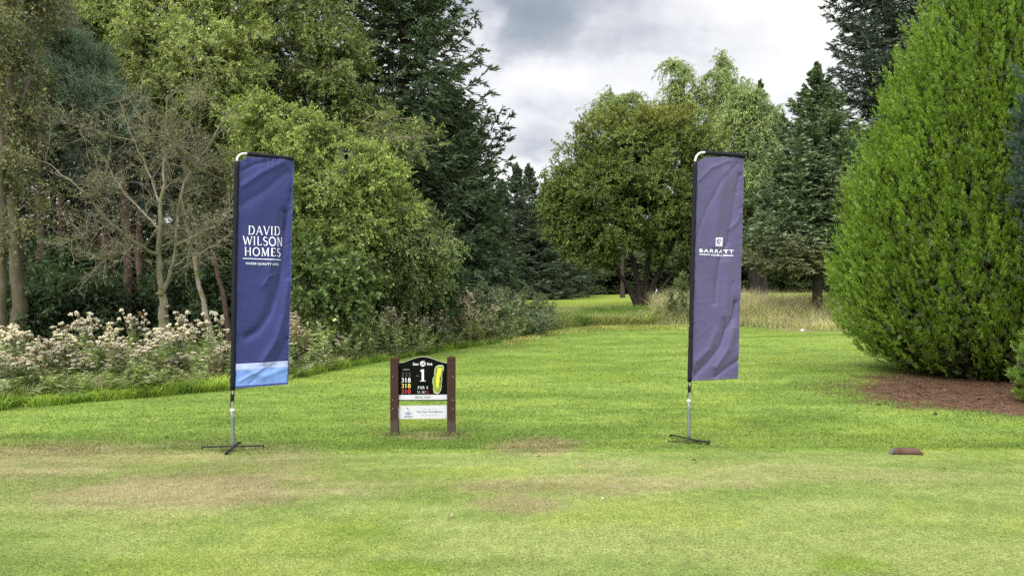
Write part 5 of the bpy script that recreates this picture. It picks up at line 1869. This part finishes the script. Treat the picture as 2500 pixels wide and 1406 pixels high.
for s_ in (0, 1):
    g = Geo()
    off = np.array([-.0004 if s_ == 0 else .0004, 0, .0004])
    g.add(np.array(vv)[s_ * n_:(s_ + 1) * n_] + off, [list(range(n_))[::(1 if s_ == 0 else -1)]])
    g.build('sawn_end', M_MEND, mk)
mk.rotation_euler = (0, 0, R(-4))


# ------------------------------------------------------------------ rough grass, thistles, weeds
rng = np.random.default_rng(31)


def strip(n, px0, px1, d0, d1, pw=1.0):
    px = rng.uniform(px0, px1, n)
    d = d0 + (d1 - d0) * rng.random(n) ** pw
    Y = yb(px) + d
    x = X(px, Y)
    return px, d, np.stack([x, Y, ground_z(x, Y) - .01], 1)


def tuftcol(P, c1, c2, fr=1.4, jit=.25):
    k = np.clip((fbm(P[:, 0] * fr + 9, P[:, 1] * fr + 4, 3) - .5) * 2.2 + .5 + rng.normal(0, jit, len(P)), 0, 1)[:, None]
    return np.array(c1) * (1 - k) + np.array(c2) * k


g = Geo()
# lush fringe where the mower turns, left
px, d, P = strip(34000, -150, 1330, -.12, .75, 1.2)
lw = (fbm(P[:, 0] * 2.0, P[:, 1] * 2.0, 3) > rng.uniform(.25, .52, len(P))) & (rng.random(len(P)) < np.where(px < 700, 1, np.where(px < 1150, .8, .6)))
P = P[lw]
blades(g, rng, P, rng.uniform(.07, .30, len(P)) * (.35 + 1.3 * fbm(P[:, 0] * 1.6 + 5, P[:, 1] * 1.6, 3)), rng.uniform(.006, .013, len(P)), tuftcol(P, (.08, .16, .02), (.30, .40, .06), 2.2, .35), .8, 1.1)
# grey green and buff growth behind it
px, d, P = strip(110000, -150, 1350, .35, 5.5, 1.3)
h = rng.uniform(.18, .50, len(P)) * (.65 + .55 * fbm(P[:, 0] * .9, P[:, 1] * .9, 3)) * np.clip(.5 + d * .5, .5, 1.15)
c = tuftcol(P, (.125, .165, .052), (.33, .36, .16), 1.1)
buff = rng.random(len(P)) < .16
c[buff] = tuftcol(P[buff], (.24, .20, .11), (.42, .36, .22))
blades(g, rng, P, h, rng.uniform(.007, .016, len(P)), c, .45, .6)
o = g.build('rough_grass', M_GRASS)
tag(o, 'tangled long grass of the rough below the thistles along the wood', 'grass', None, 'stuff')

g = Geo()
# yellow straw edge in the middle
px, d, P = strip(26000, 1230, 1720, -2.2, .6, 1.0)
keep = rng.random(len(P)) < sstep(-2.3, -.3, d)
P = P[keep]
blades(g, rng, P, rng.uniform(.05, .20, len(P)), rng.uniform(.010, .018, len(P)), tuftcol(P, (.25, .30, .065), (.44, .43, .15)), .9, .9)
# green mound rough in the middle, brown dock at its back
px, d, P = strip(60000, 1290, 1760, .2, 10.5, 1.0)
h = (.34 + .48 * fbm(P[:, 0] * .7 + 3, P[:, 1] * .7, 3)) * rng.uniform(.6, 1.25, len(P)) * (1 - .35 * sstep(6, 10, d))
c = tuftcol(P, (.19, .26, .06), (.40, .44, .15), .6)
bk_ = rng.random(len(P)) < .45 * sstep(4.5, 8.5, d) + .22
c[bk_] = tuftcol(P[bk_], (.20, .165, .10), (.40, .35, .21))
lush_ = fbm(P[:, 0] * .45 + 20, P[:, 1] * .45 + 8, 2) > .60
c[lush_] = tuftcol(P[lush_], (.11, .22, .035), (.22, .33, .065))
blades(g, rng, P, h, rng.uniform(.014, .026, len(P)), c, .8, .9)
# tall straw on the right
px, d, P = strip(66000, 1600, 2120, -.2, 9.5, 1.1)
h = rng.uniform(.45, 1.25, len(P)) * (.75 + .5 * fbm(P[:, 0] * .8, P[:, 1] * .8, 3)) * np.clip(.35 + d * .5, .3, 1)
c = tuftcol(P, (.18, .24, .065), (.45, .45, .19), .9)
st_ = rng.random(len(P)) < .30
c[st_] = tuftcol(P[st_], (.38, .33, .17), (.5, .47, .30))
h[st_] *= 1.35
blades(g, rng, P, h, rng.uniform(.012, .022, len(P)), c, .30, .4)
o = g.build('straw_grass', M_GRASS)
tag(o, 'tall pale straw grass and green rough crossing the fairway edge', 'grass', None, 'stuff')

# grass fringe round the litter patch, worn turf tufts by the sign and the posts
g = Geo()
n_ = 7000
a_ = rng.uniform(0, 2 * np.pi, n_)
k = rng.normal(1.0, .10, n_)
P = np.stack([9.25 + 3.7 * k * np.cos(a_), 12.7 + 3.35 * k * np.sin(a_), np.zeros(n_)], 1)
P[:, 2] = ground_z(P[:, 0], P[:, 1])
sel = litter_mask(P[:, 0], P[:, 1]) < rng.uniform(.2, 1, n_)
P = P[sel]
blades(g, rng, P, rng.uniform(.025, .07, len(P)), rng.uniform(.006, .010, len(P)), tuftcol(P, (.060, .095, .022), (.13, .17, .04)), .7, .6)
for bx_ in (963, 1102, 1033, 568, 1682):
    Yb_ = YS if 900 < bx_ < 1200 else (7.9 if bx_ < 900 else 8.47)
    nn_ = 420
    q_ = rng.normal(0, 1, (nn_, 2)) * np.array([.075 if bx_ != 1033 else .2, .05])
    P = np.stack([X(bx_, Yb_) + q_[:, 0], Yb_ - .05 + q_[:, 1], np.zeros(nn_)], 1)
    P[:, 2] = ground_z(P[:, 0], P[:, 1])
    blades(g, rng, P, rng.uniform(.02, .065, nn_), .005, tuftcol(P, (.07, .11, .025), (.24, .24, .10)), .7, .6)
o = g.build('edge_grass', M_GRASS)
tag(o, 'uncut grass tufts round the needle litter and the sign posts', 'grass', None, 'stuff')

# dead needles and scales below the cypress
n_ = 22000
a_ = rng.uniform(0, 2 * np.pi, n_)
k = np.sqrt(rng.random(n_))
P = np.stack([9.2 + 4.0 * k * np.cos(a_), 12.6 + 3.6 * k * np.sin(a_), np.zeros(n_)], 1)
sel = (rng.random(n_) < litter_mask(P[:, 0], P[:, 1])) & (np.abs(P[:, 0] - 9.5) < 5)
P = P[sel]
P[:, 2] = ground_z(P[:, 0], P[:, 1]) + .006
d_ = sphere_dirs(rng, len(P)) * np.array([1, 1, .25])
g = Geo()
g.polys(leaf_quads(P, d_, np.array([0, 0, 1.0]) + rng.normal(0, .4, (len(P), 3)), rng.uniform(.03, .09, len(P)), rng.uniform(.006, .018, len(P))), mixcol(rng, (.030, .016, .010), (.155, .092, .056), len(P)))
M_LIT = leaf_mat('dead_litter', .1, .8, .1)
o = g.build('needle_litter', M_LIT)
tag(o, 'brown carpet of fallen cypress scales and needles', 'litter', None, 'stuff')


# --- thistles gone to seed
def thistle(seed, h, heads, spread, label, group, loc, fluffc=((.50, .445, .415), (.77, .71, .68)), browned=.12):
    r_ = np.random.default_rng(seed)
    stem, fol, fl = Geo(), Geo(), Geo()
    ns = r_.integers(3, 5)
    tips = []
    for s_ in range(ns):
        top = np.array([r_.normal(0, spread), r_.normal(0, spread), h * r_.uniform(.78, 1.02)])
        b_ = np.array([r_.normal(0, .06), r_.normal(0, .06), 0])
        pth = resample([b_, (b_ + top) / 2 + np.array([r_.normal(0, .04), r_.normal(0, .04), .03]), top], 9)
        stem.tubes(pth[None], np.linspace(.009, .004, 9)[None], 5)
        # leaves up the stem
        n = 34
        k = r_.uniform(.05, .93, n)
        q = pth[0] + np.stack([np.interp(k, np.linspace(0, 1, 9), pth[:, i] - pth[0, i]) for i in range(3)], 1)
        a = r_.uniform(0, 2 * np.pi, n)
        d = unit(np.stack([np.cos(a), np.sin(a), r_.uniform(-.1, .7, n)], 1))
        fol.polys(leaf_quads(q, d, np.array([0, 0, 1.0]) + r_.normal(0, .4, (n, 3)), r_.uniform(.12, .28, n) * (1.15 - .6 * k), r_.uniform(.025, .055, n), .35), mixcol(r_, (.10, .15, .056), (.25, .30, .14), n))
        # branching flower stalks
        for j in range(heads):
            k = r_.uniform(.80, 1.0)
            o_ = np.array([np.interp(k, np.linspace(0, 1, 9), pth[:, i]) for i in range(3)])
            e = o_ + np.array([r_.normal(0, .075), r_.normal(0, .075), r_.uniform(.03, .17)])
            stem.tubes(resample([o_, (o_ + e) / 2 + np.array([0, 0, -.01]), e], 4)[None], np.linspace(.004, .002, 4)[None], 3)
            tips.append(e)
    tips = np.array(tips)
    for e in tips:
        m_ = 46
        rad = r_.uniform(.018, .040)
        c0 = e + np.array([0, 0, .012])
        d = sphere_dirs(r_, m_)
        d[:, 2] = np.abs(d[:, 2]) * 1.1 - .3
        d = unit(d)
        br = r_.random() < browned
        col = mixcol(r_, (.16, .11, .07), (.27, .20, .13), m_) if br else mixcol(r_, *fluffc, m_)
        fl.polys(leaf_quads(c0 + d * rad * .2, d + r_.normal(0, .3, (m_, 3)), sphere_dirs(r_, m_), rad * r_.uniform(.7, 1.25, m_), rad * .55), col)
        fol.polys(leaf_quads(np.repeat(e[None], 6, 0) - np.array([0, 0, .02]), unit(np.array([0, 0, 1.0]) + sphere_dirs(r_, 6) * .6), sphere_dirs(r_, 6), .035, .016), mixcol(r_, (.10, .085, .05), (.17, .15, .09), 6))
    rt = thing('thistle', loc, label, 'thistle', group)
    stem.build('stem', M_STEM, rt)
    fol.build('foliage', M_GRASS, rt)
    fl.build('seed_head', M_FLUFF, rt)
    return rt


M_STEM = plain_mat('weed_stem', (.12, .115, .06), .8, .2)
GA = ('creamy thistle gone to seed in the rough left of the blue banner', 'seeding thistles left of the blue banner')
GB = ('thinner thistle with dusky seed heads between the blue banner and the gap', 'seeding thistles right of the blue banner')
spots = []
r_ = np.random.default_rng(99)
# photo clusters of heads on the left: (px, py of the head tops, count)
for (cx, cy, nn, sp) in [(45, 795, 2, 18), (105, 825, 2, 20), (145, 805, 5, 26), (200, 782, 4, 18), (255, 795, 4, 26), (318, 768, 1, 8), (300, 830, 2, 22), (235, 860, 3, 22), (60, 850, 3, 26), (20, 840, 2, 18), (395, 805, 4, 22), (440, 795, 5, 26),
                         (480, 775, 3, 22), (525, 805, 3, 20), (370, 830, 3, 22), (150, 850, 4, 34), (-30, 830, 3, 30), (470, 850, 4, 40), (320, 870, 3, 30), (545, 820, 2, 14)]:
    for _ in range(max(1, int(nn * .8 + .5))):
        spots.append((cx + r_.normal(0, sp * 1.15), cy + abs(r_.normal(0, 26)), 0))
for (cx, cy, nn, sp) in [(715, 790, 3, 14), (735, 815, 3, 20), (800, 815, 4, 24), (870, 830, 2, 24), (930, 770, 3, 20), (960, 760, 2, 18), (1000, 780, 3, 24), (1090, 745, 4, 16), (1125, 728, 5, 20), (1160, 760, 4, 22), (1200, 750, 4, 22),
                         (1080, 800, 3, 30), (1180, 830, 3, 30), (1050, 770, 3, 26), (900, 850, 3, 40), (1225, 800, 3, 20), (1140, 800, 3, 30), (780, 850, 3, 30)]:
    for _ in range(int(nn * 1.5)):
        spots.append((cx + r_.normal(0, sp), cy + abs(r_.normal(0, 14)) - 4, 1))
protoA, protoB = [], []
for (px, py, kind) in spots:
    dd = r_.uniform(.9, 3.6)
    if py > 825:
        dd = r_.uniform(.6, 1.6)
    elif kind == 1:
        dd = r_.uniform(.7, 2.4)
    Y = float(yb(px)) + dd
    x = X(px, Y)
    z0 = gz(x, Y)
    hh = float(np.clip(Z(py, Y) - z0, .45, 1.95)) * (1.0 if kind == 0 else 1.08)
    loc = np.array([x, Y, z0])
    P_ = protoA if kind == 0 else protoB
    lab, grp = GA if kind == 0 else GB
    if len(P_) < 4:
        i = len(P_)
        t_ = thistle(300 + i + 10 * kind, 1.0, 8 if kind == 0 else 6, .11, lab, grp, loc, browned=.10 if kind == 0 else .30,
                     fluffc=((.50, .445, .415), (.78, .72, .69)) if kind == 0 else ((.46, .39, .36), (.74, .66, .63)))
        t_.scale = (1, 1, hh)
        P_.append(t_)
    else:
        dup(P_[r_.integers(0, 4)], loc, r_.uniform(0, 6.28), (1.0, 1.0, hh), lab, grp)


# --- grey green weeds filling the band
def weed(seed, label, group, loc, h, c1, c2, lw=(.09, .02), n=240, spread=.2):
    r_ = np.random.default_rng(seed)
    stem, fol = Geo(), Geo()
    for s_ in range(8):
        top = np.array([r_.normal(0, spread), r_.normal(0, spread), h * r_.uniform(.6, 1.05)])
        b_ = top * np.array([.35, .35, 0])
        pth = resample([b_, (b_ + top) / 2 + np.array([r_.normal(0, .03), r_.normal(0, .03), 0]), top], 7)
        stem.tubes(pth[None], np.linspace(.006, .002, 7)[None], 4)
        m_ = n // 8
        k = r_.uniform(.1, 1, m_)
        q = np.stack([np.interp(k, np.linspace(0, 1, 7), pth[:, i]) for i in range(3)], 1)
        a = r_.uniform(0, 2 * np.pi, m_)
        d = unit(np.stack([np.cos(a), np.sin(a), r_.uniform(0, 1.1, m_)], 1))
        fol.polys(leaf_quads(q, d, np.array([0, 0, 1.0]) + r_.normal(0, .5, (m_, 3)), lw[0] * r_.uniform(.6, 1.3, m_) * (1.2 - .5 * k), lw[1] * r_.uniform(.7, 1.3, m_), .2), mixcol(r_, c1, c2, m_))
    rt = thing('weed_plant', loc, label, 'weed', group)
    stem.build('stem', M_STEM, rt)
    fol.build('foliage', M_GRASS, rt)
    return rt


WL = ('grey green leafy weed crowding the rough between the thistles', 'weeds among the thistles')
wp = []
TALL = []
for i in range(96):                        # taller growth right of the banner
    px = r_.uniform(700, 1335)
    Y = float(yb(px)) + r_.uniform(.8, 4.0)
    x = X(px, Y)
    TALL.append((px, np.array([x, Y, gz(x, Y)]), r_.uniform(1.0, 1.75)))
for i in range(150):
    px = r_.uniform(-60, 1330)
    dd = .35 + 4.4 * r_.random() ** 1.5
    Y = float(yb(px)) + dd
    x = X(px, Y)
    loc = np.array([x, Y, gz(x, Y)])
    if len(wp) < 4:
        k = len(wp)
        c_ = [((.15, .205, .085), (.36, .42, .205)), ((.17, .21, .105), (.40, .43, .235)), ((.125, .19, .06), (.31, .39, .125)), ((.15, .13, .08), (.30, .26, .165))][k]
        wp.append(weed(400 + k, WL[0], WL[1], loc, .75, c_[0], c_[1], lw=(.10, .027), n=420))
    else:
        s_ = r_.uniform(.6, 1.2) * (1.0 if dd > 1.2 else .68) * (1.5 if px > 850 else 1.0)
        dup(wp[r_.integers(0, 4) if r_.random() < .85 else 0], loc, r_.uniform(0, 6.28), (1.35, 1.35, s_), WL[0], WL[1])
for px, loc, s_ in TALL:
    dup(wp[r_.integers(0, 4)], loc, r_.uniform(0, 6.28), (1.45, 1.45, s_), 'tall grey green weed in the bank right of the blue banner', 'tall weeds right of the blue banner')
# the same kind of growth in the right-hand rough, sparser
WR = ('slender green weed standing in the pale straw grass behind the purple banner', 'weeds in the straw grass')
for i in range(44):
    px = r_.uniform(1560, 2060)
    dd = r_.uniform(.6, 6.0)
    Y = float(yb(px)) + dd
    x = X(px, Y)
    dup(wp[r_.integers(0, 4)], np.array([x, Y, gz(x, Y)]), r_.uniform(0, 6.28), (1.3, 1.3, r_.uniform(.7, 1.3)), WR[0], WR[1])

# --- sallow bushes at the end of the band, and one sapling by the purple banner
for i, (px, Y, w_, h_, lab) in enumerate([(1235, 27.6, 1.25, 1.75, 'grey green sallow bush at the end of the thistle band'), (1298, 30.0, 1.15, 1.45, 'low sallow bush nearest the far fairway'),
                                          (1165, 26.5, 1.1, 1.9, 'taller sallow bush behind the dusky thistles'), (1290, 28.2, .7, .8, 'small sallow clump spilling toward the mown grass')]):
    b_ = at(px, Y)
    broadleaf('sallow_bush', lab, 'bush', 500 + i, b_, [([b_ - np.array([0, 0, .04]), b_ + np.array([.1, 0, h_ * .4]), b_ + np.array([.2, 0, h_ * .75])], .03, .012),
                                                      ([b_ - np.array([0, 0, .04]), b_ + np.array([-.2, 0, h_ * .4]), b_ + np.array([-.4, 0, h_ * .7])], .03, .012)],
              [(b_ + np.array([0, 0, h_ * .35]), (w_ * 1.1, w_, h_ * .4), 26), (b_ + np.array([.1, 0, h_ * .7]), (w_ * .8, w_ * .8, h_ * .35), 22), (b_ + np.array([-.3, -.2, h_ * .55]), (w_ * .7, w_ * .6, h_ * .3), 12)],
              leaf=(.095, .035), clump=.34, twigs=9, per=12, c1=(.11, .15, .06), c2=(.24, .28, .14), bark=M_BARK, upn=.3)
b_ = at(1662, 33.8)
broadleaf('sallow_bush', 'upright willow sapling just left of the purple banner pole', 'bush', 510, b_, [([b_, b_ + np.array([.02, 0, 1.0]), b_ + np.array([-.02, 0, 2.1])], .025, .008), ([b_, b_ + np.array([-.25, 0, .6]), b_ + np.array([-.42, 0, 1.2])], .02, .007)],
          [(b_ + np.array([0, 0, .7]), (.4, .4, .5), 10), (b_ + np.array([0, 0, 1.4]), (.28, .28, .45), 9), (b_ + np.array([-.42, 0, 1.05]), (.2, .2, .35), 6), (b_ + np.array([0, 0, 2.0]), (.12, .12, .4), 5)],
          leaf=(.12, .045), clump=.3, twigs=7, per=9, c1=(.07, .10, .035), c2=(.16, .20, .075), bark=M_BARK)
for (px, py, hh) in ((2045, 715, 1.2),):
    pass

# ------------------------------------------------------------------ small things
M_DRY = leaf_mat('dry_leaf', .15, .7, .2)


def dead_leaf(loc, c, label, group):
    r_ = np.random.default_rng(int(abs(loc[0]) * 100))
    g = Geo()
    n = 5
    for s_ in (-1, 1):
        for j in range(n):
            t0, t1 = j / n, (j + 1) / n
            w0, w1 = .022 * math.sin(math.pi * min(t0 + .04, 1)), .022 * math.sin(math.pi * min(t1 + .0, 1))
            z = lambda t_, w_: .012 * math.sin(3 * t_) + w_ * .7
            g.add([[t0 * .075, 0, z(t0, 0)], [t1 * .075, 0, z(t1, 0)], [t1 * .075, s_ * w1, z(t1, w1)], [t0 * .075, s_ * w0, z(t0, w0)]], [[0, 1, 2, 3]], c)
    o = g.build('fallen_leaf', M_DRY)
    o.location = loc
    return tag(o, label, 'leaf', group)


LG = 'fallen leaves on the mown grass'
LL = 'dry curled leaf fallen on the mown grass'
fl = []
for (px, py) in [(1566, 1026), (2173, 1080), (378, 1024), (362, 1026), (515, 1028), (560, 1028), (860, 1022), (880, 1024), (950, 1042), (590, 1040), (410, 1064), (1836, 1050), (1850, 1046), (1662, 1035), (2052, 1001), (2438, 1022), (2456, 1030), (2360, 1020),
                 (2474, 1052), (2420, 1046), (1955, 882), (1560, 1000), (1480, 1012), (1070, 1020), (1480, 985), (1820, 962), (700, 1025), (300, 1030), (1310, 1120), (350, 1285), (1110, 1262), (2310, 1150), (1700, 1130), (1740, 1020)]:
    x, Y = gpos(px, py)
    loc = (x, Y, gz(x, Y) + .012)
    if len(fl) < 3:
        fl.append(dead_leaf(loc, ((.16, .11, .06), (.045, .03, .02), (.30, .25, .15))[len(fl)], LL, LG))
        fl[-1].rotation_euler = (.2, .1, px * .7)
        fl[-1].scale = (.65, .65, .65)
    else:
        c_ = fl[(px * 7 + py) % 3].copy()
        C.objects.link(c_)
        c_.location = loc
        c_.rotation_euler = (.25 * math.sin(px), .2 * math.cos(px), px * .7)
        s_ = .45 + .35 * abs(math.sin(py))
        c_.scale = (s_, s_, s_)
# cones on the needle litter
g = Geo()
r_ = np.random.default_rng(8)
for k in range(70):
    t_ = k / 70
    a_ = k * 2.399
    rad = .026 * math.sin(math.pi * (t_ * .9 + .08)) + .004
    c_ = np.array([t_ * .085 - .04, rad * math.cos(a_), rad * math.sin(a_) + .02])
    d_ = unit(np.array([[.6, math.cos(a_), math.sin(a_)]]))
    g.polys(leaf_quads(c_[None], d_, np.array([[-1.0, math.cos(a_), math.sin(a_)]]), .022, .020), mixcol(r_, (.035, .020, .013), (.08, .045, .03), 1))
g.tubes(np.array([[[-.04, 0, .02], [0, 0, .02], [.045, 0, .02]]]), np.array([[.012, .018, .006]]), 8, (.03, .018, .012))
cone0 = g.build('fir_cone', M_LIT)
for i, (px, py) in enumerate([(2241, 956), (2146, 982), (2284, 1006), (2390, 970)]):
    c_ = cone0 if i == 0 else cone0.copy()
    if i:
        C.objects.link(c_)
    x, Y = gpos(px, py)
    c_.location = (x, Y, gz(x, Y))
    c_.rotation_euler = (0, 0, i * 1.4)
    c_.scale = (.6, .6, .6)
    tag(c_, ('brown cone on the needle litter closest to the cypress skirt', 'brown cone on the left part of the needle litter', 'brown cone near the front edge of the needle litter', 'brown cone in the middle of the needle litter')[i], 'cone', 'cones on the needle litter')
# a white tee peg in the turf and a pale stone by the far rough
g = Geo()
g.tubes(np.array([[[0, 0, -.01], [0, 0, .02], [0, 0, .03], [0, 0, .036], [0, 0, .036]]]), np.array([[.003, .003, .006, .008, .002]]), 10)
M_WH = plain_mat('white_paint', (.5, .5, .5), .5, .4)
o = g.build('tee_peg', M_WH, smooth=True)
x, Y = gpos(1468, 1222)
o.location = (x, Y, gz(x, Y))
o.rotation_euler = (.5, .3, 0)
tag(o, 'tiny white golf tee peg stuck in the near turf', 'tee peg')
g = Geo()
r_ = np.random.default_rng(12)
lat = [[(.055 * math.cos(a_) * math.cos(b_) * r_.uniform(.9, 1.1), .045 * math.sin(a_) * math.cos(b_) * r_.uniform(.9, 1.1), .04 * math.sin(b_) + .02) for a_ in np.linspace(0, 2 * np.pi, 11)[:-1]] for b_ in np.linspace(-1.3, 1.3, 6)]
V = np.array(lat).reshape(-1, 3)
ii = np.arange(60).reshape(6, 10)
g.add(V, np.stack([ii[:-1], np.roll(ii, -1, 1)[:-1], np.roll(ii, -1, 1)[1:], ii[1:]], -1).reshape(-1, 4))
g.add(V, [list(range(50, 60))])
o = g.build('stone', plain_mat('pale_stone', (.40, .38, .34), .8, .2, 0, .2, 40, .3), smooth=True)
Y = 30.2
x = X(1959, Y)
o.location = (x, Y, gz(x, Y))
o.scale = (1.7, 1.7, 1.7)
tag(o, 'pale rounded stone before the tall straw grass', 'stone')

# far golf trolleys and the white bench under the trees
M_DARKC = plain_mat('dark_bag', (.02, .02, .025), .6)
for i, (px, lab) in enumerate(((1318, 'white golf trolley with dark bag under the far trees, left one'), (1333, 'white golf trolley with dark bag beside the far bench'))):
    Y = 74.0
    b_ = at(px, Y)
    t_ = thing('golf_trolley', b_, lab, 'golf trolley')
    g = Geo()
    g.tubes(np.array([[[-.1, 0, .12], [0, 0, .5], [.08, 0, .92]]]), np.array([[.13, .13, .15]]), 10, cap=True)
    g.build('golf_bag', M_WH, t_, smooth=True)
    g = Geo()
    g.tubes(np.array([[[.05, 0, .9], [.08, .02, 1.0], [.1, .03, 1.1]]]), np.array([[.10, .10, .05]]), 8, cap=True)
    g.build('club_heads', M_DARKC, t_)
    g = Geo()
    g.tubes(np.array([[[-.35, 0, .14], [.0, .12, .55], [.25, .14, 1.0]]]), np.full((1, 3), .02), 6)
    g.build('frame', M_WH, t_)
    for s_ in (-1, 1):
        g = Geo()
        a_ = np.linspace(0, 2 * np.pi, 17)
        g.tubes(np.stack([.15 * np.cos(a_) - .05, np.full(17, s_ * .26), .15 * np.sin(a_) + .15], 1)[None], np.full((1, 17), .025), 6)
        g.box([-.05, s_ * .26, .15], [.26, .015, .03])
        g.build('wheel', M_DARKC, t_)
Y = 76.0
b_ = at(1360, Y)
t_ = thing('bench', b_, 'small white bench table in the distance under the far trees', 'bench')
g = Geo()
g.box([0, 0, .62], [1.35, .45, .07])
g.build('seat', M_WH, t_)
for s_ in (-.35, .45):
    g = Geo()
    g.box([s_, 0, .29], [.08, .4, .58])
    g.build('leg', M_WH, t_)
Y = 75.0
o = Geo()
o.tubes(np.array([[[0, 0, 0], [0, 0, .2], [0, 0, .45]]]), np.array([[.16, .11, .02]]), 10)
o.box([0, 0, .015], [.4, .4, .03])
o = o.build('marker_cone', M_WH)
o.location = at(1603, Y)
tag(o, 'tiny white marker cone on the far fairway right of the round tree stems', 'cone')
